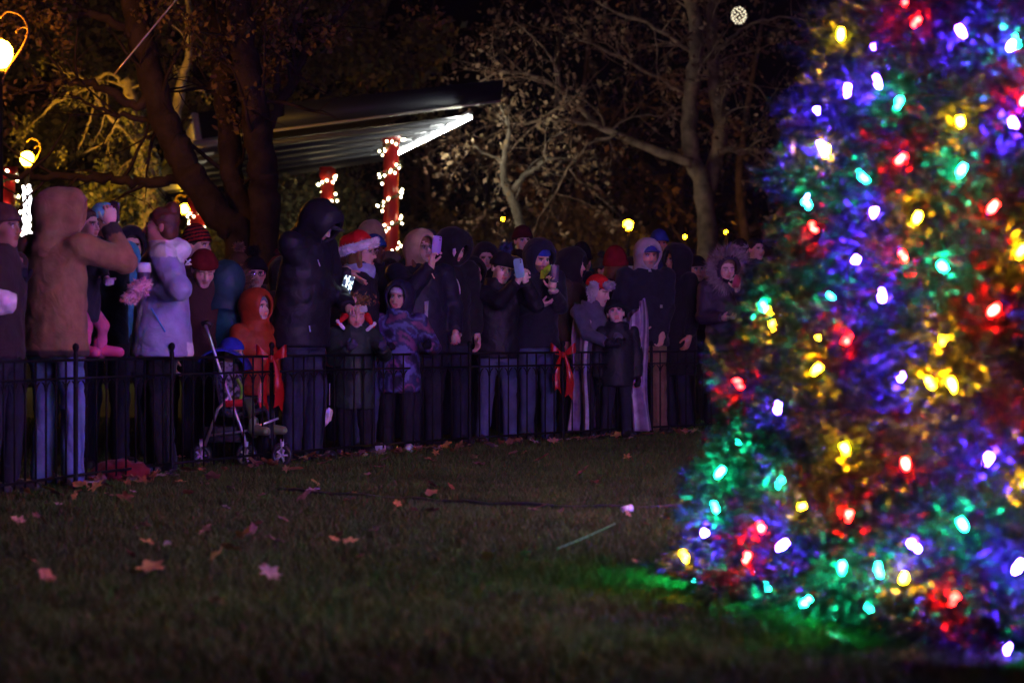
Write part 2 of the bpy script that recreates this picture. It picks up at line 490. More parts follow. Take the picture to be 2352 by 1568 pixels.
def _gear(kind, vox, opt):
    if kind in ('hair', 'bun', 'long', 'fringe'):
        def f(p):
            o = ell(p, (0, .022, .038), (.087, .103, .093)) + wrinkle(p, .004, 1, 2.2) + wrinkle(p, .0035, 4, 5)
            line = -.012 if kind != 'fringe' else -.055
            o = smax(o, -(.7 * p[:, 1] + .7 * p[:, 2] - line), .012)
            if kind == 'bun':
                o = smin(o, ell(p, (0, .07, .118), (.055, .055, .05)) + wrinkle(p, .004, 3, 3), .015)
                o = smin(o, ell(p, (0, .05, -.03), (.085, .07, .06)), .02)
            if kind in ('long', 'fringe'):
                lo = smin(ell(p, (0, .045, -.075), (.098, .07, .15)), cone(np.abs(p) * [1, 0, 0] + p * [0, 1, 1], (.082, .0, .02), (.085, -.02, -.14), .022, .02), .03)
                o = smin(o, lo + wrinkle(p, .003, 5, 2), .02)
            return o
        return [('hair',) + nets(f, (-.14, -.15, -.26), (.14, .17, .2), vox)]
    if kind == 'beanie':
        tall = opt.get('tall', 0.)
        def f(p):
            d = ell(p, (0, .018 + tall * .3, .04 + tall * .5), (.096, .113, .103 + tall)) + wrinkle(p, .002, 2, 2)
            b = ell(p, (0, .018, .03), (.106, .122, .11))
            zz = p[:, 2] + .12 * p[:, 1]
            d = smax(d, -(zz - .03), .006)
            b = smax(smax(b, -(zz - .022), .006), zz - .068, .008)
            return smin(d, b, .006)
        out = [('beanie',) + nets(f, (-.13, -.14, -.02), (.13, .16, .2 + tall * 1.6), vox)]
        return out
    if kind == 'cap':
        def f(p):
            d = ell(p, (0, .016, .035), (.093, .108, .098))
            d = smax(d, -(p[:, 2] - .034), .005)
            q = p.copy(); q[:, 2] = q[:, 2] + .35 * (p[:, 1] + .09) * -1 * -.6 + 1.6 * p[:, 0] ** 2
            br = ell(q, (0, -.115, .04), (.078, .075, .0075))
            return smin(d, br, .006)
        return [('cap',) + nets(f, (-.12, -.2, -.03), (.12, .14, .15), min(vox, .006))]
    if kind == 'hood':
        s = opt.get('s', 1.); deep = opt.get('deep', 0.); wide = opt.get('wide', 1.)
        def f(p):
            o = ell(p, (0, .022, .018), (.122 * s, .138 * s, .135 * s))
            o = smin(o, ell(p, (0, -.03 - deep, .02), (.112 * s, .10, .13 * s)), .03)
            o = smin(o, cone(p, (0, .03, -.08), (0, .045, -.21), .098 * s, .115 * s), .04)
            o = o + wrinkle(p, .003, opt.get('seed', 0), 1.3)
            i = ell(p, (0, .005, .01), (.100 * s, .115 * s, .114 * s))
            o = smax(o, -i, .008)
            op = ell(p, (0, -.16 - deep, -.012), (.080 * wide, .13, .108 * wide))
            o = smax(o, -op, .014)
            return o
        return [('hood',) + nets(f, (-.17 * s, -.2 - deep, -.26), (.17 * s, .2 * s, .18 * s), vox)]
    if kind == 'band':
        def f(p):
            zz = p[:, 2] + .1 * p[:, 1]
            b = ell(p, (0, .016, .02), (.095, .112, .105))
            return smax(smax(b, -(zz - .028), .006), zz - .085, .006)
        return [('headband',) + nets(f, (-.12, -.13, -.02), (.12, .15, .14), vox)]
    if kind == 'santa':
        def f(p):
            d = ell(p, (0, .018, .05), (.098, .115, .10))
            d = smin(d, cone(p, (0, .03, .09), (0, .12, .075), .085, .05), .04)
            d = smin(d, cone(p, (0, .12, .075), (0, .155, -.01), .045, .03), .03)
            return smax(d + wrinkle(p, .003, 4, 1.5), -(p[:, 2] - .048 + .28 * p[:, 1]), .006)
        V, F = nets(f, (-.14, -.14, -.06), (.14, .22, .19), vox)
        def t(p):
            r = np.sqrt((p[:, 0] / .107) ** 2 + ((p[:, 1] - .016) / .123) ** 2)
            zz = p[:, 2] - .048 + .28 * p[:, 1]
            return np.sqrt(((r - 1) * .11) ** 2 + (zz * .72) ** 2) - .026 + wrinkle(p, .003, 1, 4)
        V2, F2 = nets(t, (-.16, -.17, -.06), (.16, .19, .17), vox)
        return [('santa_hat', V, F), ('brim', V2, F2)]
    if kind == 'trapper':
        def f(p):
            d = ell(p, (0, .018, .045), (.098, .115, .11))
            return smax(d, -(p[:, 2] - .04), .006)
        V, F = nets(f, (-.12, -.13, 0), (.12, .15, .17), vox)
        def t(p):
            b = ell(p, (0, -.085, .075), (.09, .04, .042))
            q = p * [0, 1, 1] + np.abs(p) * [1, 0, 0]
            b = smin(b, ell(q, (.1, .01, .02), (.028, .055, .075)), .02)
            b = smin(b, ell(q, (.097, .0, -.05), (.02, .04, .045)), .02)
            return b + wrinkle(p, .005, 2, 4)
        V2, F2 = nets(t, (-.16, -.15, -.12), (.16, .1, .15), vox)
        return [('crown', V, F), ('fur_brim', V2, F2)]
    if kind == 'scarf':
        def f(p):
            r = np.sqrt((p[:, 0] / .085) ** 2 + ((p[:, 1] - .02) / .09) ** 2)
            d = np.sqrt(((r - 1) * .087) ** 2 + ((p[:, 2] + .135) * .55) ** 2) - .03
            d = smin(d, ell(p, (0, -.075, -.165), (.05, .03, .05)), .02)
            return d + wrinkle(p, .005, 3, 2)
        return [('scarf',) + nets(f, (-.15, -.15, -.25), (.15, .17, -.04), vox)]
    if kind == 'balaclava':
        def f(p):
            o = ell(p, (0, .012, .02), (.09, .108, .105))
            o = smin(o, cone(p, (0, -.01, -.06), (0, .03, -.18), .075, .08), .03)
            return smax(o, -ell(p, (0, -.15, .0), (.06, .11, .072)), .008)
        return [('knit_liner',) + nets(f, (-.12, -.14, -.22), (.12, .15, .14), vox)]
    raise KeyError(kind)

def rotm(yaw, pitch, roll):
    a, b, c = rad(yaw), rad(pitch), rad(roll)
    Rz = np.array([[math.cos(a), -math.sin(a), 0], [math.sin(a), math.cos(a), 0], [0, 0, 1]])
    Rx = np.array([[1, 0, 0], [0, math.cos(b), -math.sin(b)], [0, math.sin(b), math.cos(b)]])
    Ry = np.array([[math.cos(c), 0, math.sin(c)], [0, 1, 0], [-math.sin(c), 0, math.cos(c)]])
    return Rz @ Rx @ Ry

def loft(p, zs, rx, ry, yo, x0=0.):
    z = p[:, 2]
    a = np.interp(z, zs, rx); b = np.interp(z, zs, ry)
    k = np.sqrt(((p[:, 0] - x0) / a) ** 2 + ((p[:, 1] - yo(z)) / b) ** 2)
    d = (k - 1) * np.minimum(a, b)
    return d, np.maximum(zs[0] - z, z - zs[-1])

def crease(p, amp, seed):
    """soft cloth with narrow pulled folds"""
    x, y, z = p.T
    w = 1.3 * np.sin(7 * x + 5 * y + seed) + 1.1 * np.sin(9 * z - 6 * y + 2 * seed)
    a = 1 - np.abs(np.sin(13 * z + 9 * x * np.sign(np.sin(seed)) + 3 * y + w + seed))
    b = 1 - np.abs(np.sin(17 * x - 8 * z + 6 * y + 1.4 * w))
    return amp * (a ** 3 * (.6 + .4 * np.sin(11 * x + 3 * seed)) + .6 * b ** 4 - .22)

SKIN = (.68, .42, .33)
NAVY = (.016, .017, .030)
BLACK = (.011, .011, .014)

def person(label, px, top, D, face=0, *, hat=.02, z0=0., h=None, child=False, lean=0., head=(0, 0, 0), coat=NAVY, coatfn=None,
           hem=.47, puff=0., fat=1., cm='fabric', trou=(.02, .022, .035), tm='denim', shoe=(.03, .03, .03), gear=(), hairc=(.05, .025, .012),
           skin=SKIN, RA=None, LA=None, hands=('relax', 'relax'), glove=None, vox=.017, mouth='closed', closed=False, beard=None,
           hood=False, legs=None, group=None, collar=True, hdir=(None, None), flare=1., coatname='jacket', hs=1., cuff=None):
    far = vox > .02
    ctop = H - (top - 770) * D / K
    hgt = h if h else (ctop - hat - z0)
    loc = np.array([(px - 1176) * D / K, D, z0])
    a = rad(face)
    ca, sa = math.cos(a), math.sin(a)
    def loc_of(t):                       # screen pixel and distance -> the person's own space
        w = P(t[0], t[1], D + t[2]) - loc
        return np.array([ca * w[0] + sa * w[1], -sa * w[0] + ca * w[1], w[2]])
    hh = (.235 if not child else .212) * hs
    sc = hh / .235
    s = hgt / 1.75 if not child else hgt / 1.62
    sw = .178 * s * (.5 + .5 * fat)
    tl = math.tan(rad(lean))
    yo = lambda z: -tl * np.maximum(np.asarray(z) - .52 * hgt, 0)
    def J(x, y, z): return np.array([x, y + float(yo(z)), z])
    nz = hgt - hh * 1.10
    Nb = J(0, .012, nz)
    Rm = rotm(*head)
    Hc = Nb + Rm @ np.array([0, -.028 * sc, hh * .60])
    shz = nz - .055 * s
    X = []                               # joints
    UA, FA = .29 * s, .255 * s
    arms = []
    for side, tgt in ((-1, RA), (1, LA)):
        S = J(side * sw, .005, shz)
        if tgt is None:
            E = S + np.array([side * .055 * s, .03 * s, -UA * .97]); Wr = E + np.array([side * .0, -.07 * s, -FA * .96])
        else:
            T = loc_of(tgt) if tgt[0] != 'l' else np.array(tgt[1:])
            v = T - S; d = np.linalg.norm(v)
            mx = (UA + FA) * .985
            if d > mx: T = S + v * mx / d; v = T - S; d = mx
            d = max(d, .12 * s)
            x = (UA ** 2 - FA ** 2 + d * d) / (2 * d)
            hgh = math.sqrt(max(UA ** 2 - x * x, 0))
            u = v / (np.linalg.norm(v) + 1e-9)
            pole = np.array([side * .55, .35, -1.])
            pl = pole - u * (pole @ u); pl /= np.linalg.norm(pl)
            E = S + u * x + pl * hgh; Wr = T
        arms.append((S, E, Wr))
    f2 = .5 + .5 * fat
    hz = hem * hgt
    zs = np.array([hz, .60 * hgt, .715 * hgt, shz - .01 * s, shz + .045 * s, nz + .015])
    rx = np.array([.178 * fat * flare, .165 * fat, .188 * f2, .178 * f2, .12 * f2, .078]) * s
    ry = np.array([.138 * fat * flare, .132 * fat, .142 * f2, .115 * f2, .095, .08]) * s
    if hz > .6 * hgt: zs[1] = hz + .01
    if hem < .44:
        zs = np.insert(zs, 1, .5 * hgt); rx = np.insert(rx, 1, .172 * fat * s); ry = np.insert(ry, 1, .14 * fat * s)
    sd = px * .1
    def fcoat(p):
        d, cap = loft(p, zs, rx, ry, yo)
        da = None
        for S, E, Wr in arms:
            c = smin(cone(p, S, E, .078 * s * f2, .064 * s * f2), cone(p, E, Wr, .066 * s * f2, .049 * s * f2), .02)
            c = np.maximum(c, (p - Wr) @ ((Wr - E) / (np.linalg.norm(Wr - E) + 1e-9)) - .0)
            da = c if da is None else np.minimum(da, c)
        d = np.maximum(d, cap)
        d = smin(d, da, .035 * s)
        if collar:
            r = np.sqrt((p[:, 0] / .083) ** 2 + ((p[:, 1] - Nb[1]) / .087) ** 2)
            d = smin(d, np.sqrt(((r - 1) * .085) ** 2 + ((p[:, 2] - nz - .012) * .45) ** 2) - .020 * sc, .015)
        if hood: d = smin(d, ell(p, (Nb[0], Nb[1] + .10, nz - .005), (.135 * sc, .075, .07)), .03)
        d = d + crease(p, (.009 if cm != 'nylon' else .010) * (1 if not puff else .6), sd) + wrinkle(p, .0035, sd + 2, 1.5)
        if puff: d = d - puff * np.abs(np.sin((p[:, 2] + .25 * np.abs(p[:, 0])) * math.pi / .085)) 
        return d
    allp = np.array([q for t in arms for q in t] + [[0, Nb[1], nz + .06], [.22 * s * fat * flare, .17 * s * fat, hz], [-.22 * s * fat * flare, -.17 * s * fat + float(yo(nz)), hz]])
    V, F = nets(fcoat, allp.min(0) - .11 * s, allp.max(0) + .11 * s, vox)
    # ---- body: head, neck, hands and the figure under the clothes, one surface
    hv = .0058 if not far else .0085
    hv0, hf, hm = head_shape(hv, mouth, child)
    B = MB()
    cc = head_cols(hm, len(hv0), skin, closed=closed, beard=beard, V=hv0, brow=np.asarray(hairc) * .8)
    B.add((hv0 * sc) @ Rm.T + Hc, hf, None, cc)
    if legs is None:
        legs = []
        for side in (-1, 1):
            fw = .5 + .5 * math.sin(px * .7 + side * 1.9); ou = .5 + .5 * math.sin(px * 1.3 + side)
            legs.append((np.array([side * .083 * s, 0, .50 * hgt]), np.array([side * (.092 + .02 * ou) * s, (-.01 - .055 * fw) * s, .275 * hgt]), np.array([side * (.09 + .05 * ou) * s, (.03 - .06 * fw) * s, .05 * hgt])))
    if True:
        def fcore(p):
            d = cone(p, (0, 0, .52 * hgt), Nb, .085 * s, .07 * s)
            for A in legs: d = smin(d, cone(p, (0, 0, .52 * hgt), A[0], .07 * s, .05 * s), .03)
            for A in list(arms) + list(legs):
                d = smin(d, cone(p, A[0], A[1], .045 * s, .036 * s), .03); d = smin(d, cone(p, A[1], A[2], .036 * s, .03 * s), .02)
            d = smin(d, cone(p, arms[0][0], arms[1][0], .04 * s, .04 * s), .03)
            return d
        lp = np.vstack([allp] + [np.array(l) for l in legs])
        v, f = nets(fcore, lp.min(0) - .07, lp.max(0) + .07, .034 if not far else .045)
        B.add(v, f, None, skin)
    gl = []
    for i, (S, E, Wr) in enumerate(arms):
        v, f = hand_shape(hands[i], glove is not None)
        z = (Wr - E) / (np.linalg.norm(Wr - E) + 1e-9) if hdir[i] is None else np.array(hdir[i], float)
        if hdir[i] is not None:
            z = np.array([ca * z[0] + sa * z[1], -sa * z[0] + ca * z[1], z[2]]); z /= np.linalg.norm(z)
        pal = np.array([(-1 if i == 1 else 1) * 1., -.25, .1])
        if (RA, LA)[i] is not None: pal = np.array([(.6 if i == 0 else -.6), -.5, .7])
        y = pal - z * (pal @ z); y /= np.linalg.norm(y) + 1e-9
        x = np.cross(y, z)
        v = v.copy() * (sc * (.98 if not child else .8))
        if i == 0: v[:, 0] *= -1; f = f[:, ::-1]
        w = v @ np.stack([x, y, z]) + Wr + z * .012
        if glove is not None: gl.append((w, f))
        else: B.add(w, f, None, skin)
    root = B.build('person', 'skin')
    root.location = tuple(loc); root.rotation_euler = (0, 0, a)
    tag(root, label, 'person', group)
    for w, f in gl: mk('glove', w, f, 'wool', root, glove)
    c = coat if coatfn is None else coatfn(V / np.array([s, s, hgt]), V)
    if cuff is not None:
        c = np.array(np.broadcast_to(np.asarray(c, float), (len(V), 3)))
        for S, E, Wr in arms: c[np.linalg.norm(V - (Wr - (Wr - E) * .12), axis=1) < .085 * s] = cuff
    mk(coatname, V, F, cm, root, c)
    # ---- trousers and shoes
    def ftr(p):
        d, cap = loft(p, np.array([.43 * hgt, .50 * hgt, .57 * hgt]), np.array([.15, .158, .145]) * s * fat, np.array([.10, .118, .11]) * s * fat, lambda z: 0 * z)
        d = np.maximum(d, cap)
        for A in legs:
            d = smin(d, cone(p, A[0], A[1], .092 * s * f2, .066 * s * f2), .025)
            d = smin(d, cone(p, A[1], A[2] - np.array([0, 0, .02]), .066 * s * f2, .060 * s * f2), .02)
        return np.maximum(d + wrinkle(p, .004, sd + 1) + crease(p, .010, sd + 3), -(p[:, 2] - .02)) if z0 == 0 else d + wrinkle(p, .006, sd + 1)
    lp = np.vstack([np.array(l) for l in legs] + [np.array([[.2 * s, .1, .58 * hgt], [-.2 * s, -.1, .58 * hgt]])])
    v, f = nets(ftr, lp.min(0) - .1, lp.max(0) + .1, vox if not far else .032)
    mk('trousers', v, f, tm, root, trou)
    if not far:
        for side, A in zip((-1, 1), legs):
            ak = A[2]; dv = np.array([side * .25, -1., 0]); dv /= np.linalg.norm(dv)
            zf = ak[2] - .05 * hgt
            ba = np.array([ak[0], ak[1], zf])
            def fs(p):
                d = cone(p, ba + [0, .015, .045], ba + dv * .15 * sc + [0, 0, .034], .047 * sc, .040 * sc)
                d = smin(d, cone(p, ba + [0, .01, .05], ba + [0, .01, .1], .045 * sc, .045 * sc), .02)
                return smax(d, -(p[:, 2] - zf - .004), .006)
            v, f = nets(fs, ba + [-.2, -.27, -.02], ba + [.2, .12, .17], .013)
            mk('shoe', v, f, 'plastic', root, shoe)
    # ---- headgear, hair, glasses
    gv = .0075 if not far else .011
    for g in gear:
        kind = g[0]; opt = g[1]
        if kind == 'glasses':
            m = MB()
            for q in (-1, 1):
                t = np.linspace(0, 2 * np.pi, 15)
                m.tube(np.stack([q * .033 + .024 * np.cos(t), -.108 + 0 * t + .02 * np.abs(np.cos(t) * 0), .018 * np.sin(t)], 1), .0022, 5, opt['col'])
                m.tube([[q * .057, -.106, .004], [q * .078, -.05, .006], [q * .08, .02, .0]], .002, 5, opt['col'])
            m.tube([[-.01, -.108, .004], [.01, -.108, .004]], .0022, 5, opt['col'])
            o = m.build('glasses', 'metal', root)
            m2 = MB()
            for q in (-1, 1):
                t = np.linspace(0, 2 * np.pi, 12, endpoint=False)
                vv = np.stack([q * .033 + .023 * np.cos(t), -.1075 + 0 * t, .017 * np.sin(t)], 1)
                m2.add(np.vstack([vv, [[q * .033, -.110, 0]]]), None, np.stack([np.arange(12), (np.arange(12) + 1) % 12, np.full(12, 12)], 1))
            o2 = m2.build('lens', GLASS, o)
            for oo in (o,):
                oo.matrix_local = Matrix.Translation(Vector(Hc)) @ Matrix((Rm * sc).tolist()).to_4x4()
            continue
        if kind == 'pom':
            t = np.random.default_rng(3).normal(0, 1, (160, 3)); t /= np.linalg.norm(t, axis=1, keepdims=True)
            r = opt.get('r', .045); cpos = np.array(opt.get('at', (0, .03, .175)))
            v, f, sh = blades(cpos + t * r * .45, t, r * .8, .006, 4, .3)
            v = (v * sc) @ Rm.T + Hc
            mk('pom', v, f, 'fur', root, np.asarray(opt['col'])[None] * sh[:, None], smooth=False); continue
        if kind == 'furring':
            t = np.linspace(0, 2 * np.pi, 90, endpoint=False)
            R0 = opt.get('r', 1.)
            c0 = np.array([0, -.085, .0])
            pt = c0 + np.stack([.112 * R0 * np.cos(t), .03 * np.cos(2 * t), .128 * R0 * np.sin(t) + .005], 1)
            dr = np.stack([np.cos(t), -.55 + 0 * t, np.sin(t)], 1)
            pt2 = np.vstack([pt, pt + [0, .03, 0]]); dr2 = np.vstack([dr, dr + [0, .5, 0]])
            v, f, sh = blades(pt2, dr2, opt.get('len', .06), .004, 14, .38, 5)
            keep = (t > 4.4) & (t < 5.0)
            v = (v * sc) @ Rm.T + Hc
            mk('fur_trim', v, f, 'fur', root, np.asarray(opt['col'])[None] * sh[:, None], smooth=False); continue
        for i, (nm, v, f) in enumerate(gear_mesh(kind, gv, opt)):
            col = opt['col'] if i == 0 else opt.get('col2', (.75, .75, .75))
            if 'fn' in opt and i == 0: col = opt['fn'](v)
            w = (v * sc) @ Rm.T + Hc
            mt = opt.get('mat', {'hair': 'hair', 'bun': 'hair', 'long': 'hair', 'fringe': 'hair', 'hood': cm, 'cap': 'fabric'}.get(kind, 'wool'))
            ob = mk(nm, w, f, mt if i == 0 else 'wool', root, col)
            if kind in ('santa', 'trapper') and i == 1:
                nrm = w - w.mean(0)
                sel = np.random.default_rng(1).choice(len(w), min(500, len(w)))
                ctr = Hc + Rm @ np.array([0, .016, .04]) * sc
                dv = w[sel] - ctr; dv /= np.linalg.norm(dv, axis=1, keepdims=True)
                v2, f2_, sh = blades(w[sel], dv, .016, .003, 3, .5, 2)
                mk('fur_tuft', v2, f2_, 'fur', root, np.asarray(col)[None] * sh[:, None], smooth=False)
    return root, dict(Hc=Hc, Rm=Rm, sc=sc, arms=arms, loc=loc, a=a, s=s, h=hgt, V=V)

def glass_mat():
    m = bpy.data.materials.new('glass'); m.use_nodes = True
    n = m.node_tree; n.nodes.clear()
    out = n.nodes.new('ShaderNodeOutputMaterial'); mx = n.nodes.new('ShaderNodeMixShader')
    tr = n.nodes.new('ShaderNodeBsdfTransparent'); gl = n.nodes.new('ShaderNodeBsdfGlossy')
    gl.inputs['Roughness'].default_value = .08; tr.inputs['Color'].default_value = (.93, .95, .97, 1)
    mx.inputs[0].default_value = .14
    n.links.new(tr.outputs[0], mx.inputs[1]); n.links.new(gl.outputs[0], mx.inputs[2]); n.links.new(mx.outputs[0], out.inputs['Surface'])
    return m
GLASS = glass_mat()
# ------------------------------------------------------------------ trees of the park
def branch_path(p, d, L, n, wob, grav, r):
    pts = [np.array(p, float)]; d = np.array(d, float) / np.linalg.norm(d)
    for i in range(n):
        d = d + r.normal(0, wob, 3) + np.array([0, 0, grav]); d /= np.linalg.norm(d)
        pts.append(pts[-1] + d * L / n)
    return np.array(pts)

def make_tree(name, label, limbs, seed, bark, leafc, nleaf, leafs=.05, twigs=3, base=None, levels=2, group=None, blen=1.6, droop=-.03, spread=.6, twc=None, keep=None):
    """limbs: rows of (points, r0, r1); the first one is the trunk"""
    r = np.random.default_rng(seed)
    o0 = np.array(base if base is not None else limbs[0][0][0], float); o0[2] = 0
    root = empty(name, o0); tag(root, label, 'tree', group)
    tips = []
    tr = MB(); br = MB()
    def grow(pts, r0, r1, lev):
        n = len(pts); rs = np.linspace(r0, r1, n)
        L = np.linalg.norm(np.diff(pts, axis=0), axis=1).sum()
        (br).tube(pts - o0, rs, 6 if r0 > .03 else (4 if r0 > .012 else 3), bark if twc is None or r0 > .03 else twc, cap=False)
        if lev <= 0:
            tips.append(pts); return
        k = max(2, int(L * twigs))
        for _ in range(k):
            i = int(r.uniform(.25, 1) * (n - 1)); i = min(max(i, 1), n - 1)
            t = pts[i] - pts[i - 1]; t /= np.linalg.norm(t) + 1e-9
            d = t * .6 + r.normal(0, spread, 3) + np.array([0, 0, .12])
            ll = L * r.uniform(.25, .5) if lev > 1 else r.uniform(.35, .9) * blen * .5
            ll = min(ll, blen)
            cr = min(rs[i] * .6, .012 * lev + .006)
            grow(branch_path(pts[i], d, ll, 6, .16, droop, r), cr, max(cr * .25, .003), lev - 1)
    for i, (pts, r0, r1) in enumerate(limbs):
        p = smooth_line(pts, max(10, 5 * len(pts)))
        rs = np.linspace(r0, r1, len(p)) * (1 + .07 * np.sin(np.arange(len(p)) * 1.3 + seed))
        wob = r.normal(0, r0 * (.07 if r0 > .09 else .3), p.shape); wob[0] = 0; p = p + wob
        tr.tube(p - o0, rs, 12, bark)
        lev = levels
        L = np.linalg.norm(np.diff(p, axis=0), axis=1).sum()
        k = int(L * twigs * (.5 if i == 0 else 1.))
        for _ in range(k):
            j = int(r.uniform(.3 if i else .55, 1) * (len(p) - 1)); j = max(j, 1)
            t = p[j] - p[j - 1]; t /= np.linalg.norm(t) + 1e-9
            d = t * .5 + r.normal(0, spread, 3) + np.array([0, 0, .15])
            ll = r.uniform(.4, 1.) * blen
            cr = min(rs[j] * .5, .035)
            grow(branch_path(p[j], d, ll, 7, .16, droop, r), cr, .004, lev - 1)
        tips.append(p[len(p) // 2:])
    tr.build('trunk', 'bark', root)
    if br.n: 
        b = br.build('branches', 'bark', root); b['kind'] = 'stuff'
    if nleaf:
        tp = np.vstack([t[len(t) // 3:] for t in tips if len(t) > 2])
        q = tp[r.integers(len(tp), size=nleaf)] + r.normal(0, leafs * 1.6, (nleaf, 3))
        leaf_cloud('crown', q, leafs, leafc, root, o0, r, keep)
    return root

def leaf_cloud(name, q, size, cols, parent, o0, r, keep=None):
    if keep is not None: q = q[keep(q)]
    n = len(q)
    a = r.normal(0, 1, (n, 3)); a /= np.linalg.norm(a, axis=1, keepdims=True)
    b = np.cross(a, r.normal(0, 1, (n, 3))); b /= np.linalg.norm(b, axis=1, keepdims=True)
    s = (size * r.uniform(.5, 1.3, n))[:, None]
    V = np.stack([q - a * s, q + b * s * .55, q + a * s, q - b * s * .55 + np.cross(a, b) * s * .3], 1).reshape(-1, 3) - o0
    cols = np.asarray(cols, float)
    c = cols[r.integers(len(cols), size=n)] * r.uniform(.7, 1.3, (n, 1))
    f = mk(name, V, np.arange(4 * n).reshape(-1, 4), 'leaf', parent, np.repeat(c, 4, 0), smooth=False)
    f['kind'] = 'stuff'
    return f

def pl(rows, D):
    return [P(a, b, D + (c[0] if c else 0)) for a, b, *c in rows]

BARK = (.026, .019, .015)
# the many-stemmed tree in front of the stage
D0 = 29.
gb = lambda px, D: np.array([(px - 1176) * D / K, D, 0.])
make_tree('oak_tree', 'dark many-stemmed oak with leaning trunks standing before the stage roof', [
    ([gb(560, D0)] + pl([(550, 580), (520, 513), (456, 430), (420, 366), (384, 293), (354, 200), (326, 100), (306, 0), (280, -120), (240, -330)], D0), .19, .15),
    ([gb(590, D0)] + pl([(580, 560, .2), (536, 420, .3), (522, 260, .4), (512, 180, .5), (505, 60, .5), (500, -150, .5), (495, -380, .6)], D0), .15, .12),
    ([gb(612, D0)] + pl([(606, 560, -.2), (606, 420, -.3), (600, 340, -.4), (572, 180, -.5), (552, 60, -.5), (548, -60, -.5), (560, -200, -.5), (590, -380, -.4)], D0), .19, .14),
    (pl([(440, 385), (395, 412), (330, 418), (250, 408), (150, 405), (60, 402), (-60, 410)], D0), .075, .03),
    (pl([(372, 215), (300, 240), (230, 200), (140, 190), (40, 205), (-60, 190)], D0), .07, .02),
    (pl([(350, 120), (280, 60), (170, 30), (60, 40), (-60, 20)], D0), .07, .02),
    (pl([(610, 300), (660, 210), (710, 110), (780, 30), (850, -60)], D0), .075, .03),
    (pl([(645, 250), (640, 150), (680, 60), (700, -80)], D0), .05, .02),
    (pl([(425, 310), (320, 270), (240, 255), (160, 215)], D0 + .2), .05, .012),
], 3, BARK, [(.085, .055, .022), (.06, .05, .02), (.11, .075, .03)], 8500, .045, 2.6, levels=2, blen=1.6, droop=.0, keep=lambda q: q[:, 2] > 3.6 + .35 * np.sin(q[:, 0] * 2.2) + .9 * (q[:, 0] < -3.6) * (q[:, 0] > -5.2))

# ivy-clad trunk behind it, catching the lamps
D1 = 44.5
t = make_tree('ivy_tree', 'tree trunk wrapped in pale glossy ivy behind the dark oak', [
    ([gb(345, D1)] + pl([(345, 540), (345, 430), (330, 340), (305, 250), (290, 180)], D1), .20, .10),
    (pl([(330, 330), (250, 270), (190, 180), (120, 160)], D1), .05, .012),
    (pl([(400, 300), (415, 200), (435, 110), (430, -40)], D1), .11, .05),
    (pl([(425, 150), (480, 110), (520, 90)], D1), .03, .01),
    (pl([(300, 210), (250, 170), (170, 210), (110, 240)], D1), .045, .01),
    (pl([(280, 250), (260, 300), (235, 330), (195, 350)], D1), .03, .008),
    (pl([(240, 190), (215, 250), (195, 310), (180, 345)], D1), .03, .008),
    (pl([(215, 200), (140, 230), (90, 270), (60, 300)], D1), .028, .008),
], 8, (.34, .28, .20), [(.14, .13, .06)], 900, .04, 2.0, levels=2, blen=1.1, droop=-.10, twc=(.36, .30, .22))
r = np.random.default_rng(9)
ang = r.random(2600) * 6.28; hz = r.random(2600)
axis = smooth_line(pl([(352, 560), (345, 430), (330, 340), (303, 250)], D1), 60)
q = axis[(hz * 59).astype(int)] + np.stack([.20 * np.cos(ang), .20 * np.sin(ang), 0 * ang], 1) * (.7 + .5 * r.random((2600, 1)))
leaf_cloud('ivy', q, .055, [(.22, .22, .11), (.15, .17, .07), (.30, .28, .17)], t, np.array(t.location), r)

def bush(label, boxes, n, size, cols, seed, name='bush'):
    """leafy shrub filling a few rounded lobes given as (px, py, D, rx, rz in metres)"""
    r = np.random.default_rng(seed)
    c = np.array([P(a, b, D) for a, b, D, *_ in boxes]); o0 = c.mean(0); o0[2] = 0
    root = empty(name, o0); tag(root, label, 'bush')
    qs = []
    st = MB()
    for (px, py, D, rx, rz), cc in zip(boxes, c):
        m = n // len(boxes)
        d = r.normal(0, 1, (m, 3)); d /= np.linalg.norm(d, axis=1, keepdims=True)
        rr = r.random((m, 1)) ** .35 * (1 + .25 * np.sin(d[:, :1] * 7 + d[:, 2:] * 9 + seed))
        qs.append(cc + d * rr * np.array([rx, rx, rz]))
        for k in range(7):
            e = cc + r.normal(0, .45, 3) * np.array([rx, rx, rz])
            st.tube([o0 * [0, 0, 0] + np.array([cc[0] + r.normal(0, .1), cc[1], 0]) - o0, (np.array([cc[0], cc[1], cc[2] * .5]) + e * [0, 0, 0]) - o0 + r.normal(0, .1, 3), e - o0], [.03, .02, .006], 4, (.06, .045, .03), cap=False)
    st.build('stems', 'bark', root)
    q = np.vstack(qs); q[:, 2] = np.maximum(q[:, 2], .03)
    leaf_cloud('crown', q, size, cols, root, o0, r)
    return root
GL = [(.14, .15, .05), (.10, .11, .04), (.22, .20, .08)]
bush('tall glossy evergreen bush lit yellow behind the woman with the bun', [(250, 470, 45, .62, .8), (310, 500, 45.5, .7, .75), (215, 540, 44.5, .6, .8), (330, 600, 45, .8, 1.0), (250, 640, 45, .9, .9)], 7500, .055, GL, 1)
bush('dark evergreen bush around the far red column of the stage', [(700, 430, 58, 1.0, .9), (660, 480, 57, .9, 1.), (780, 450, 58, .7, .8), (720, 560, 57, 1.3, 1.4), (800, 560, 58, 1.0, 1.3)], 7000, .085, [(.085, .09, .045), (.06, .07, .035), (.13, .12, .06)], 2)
bush('low yellow-lit shrub beside the far left stage column', [(480, 560, 62, .7, .9), (500, 620, 62, .9, 1.1)], 2000, .08, [(.16, .13, .03), (.11, .1, .03)], 4)

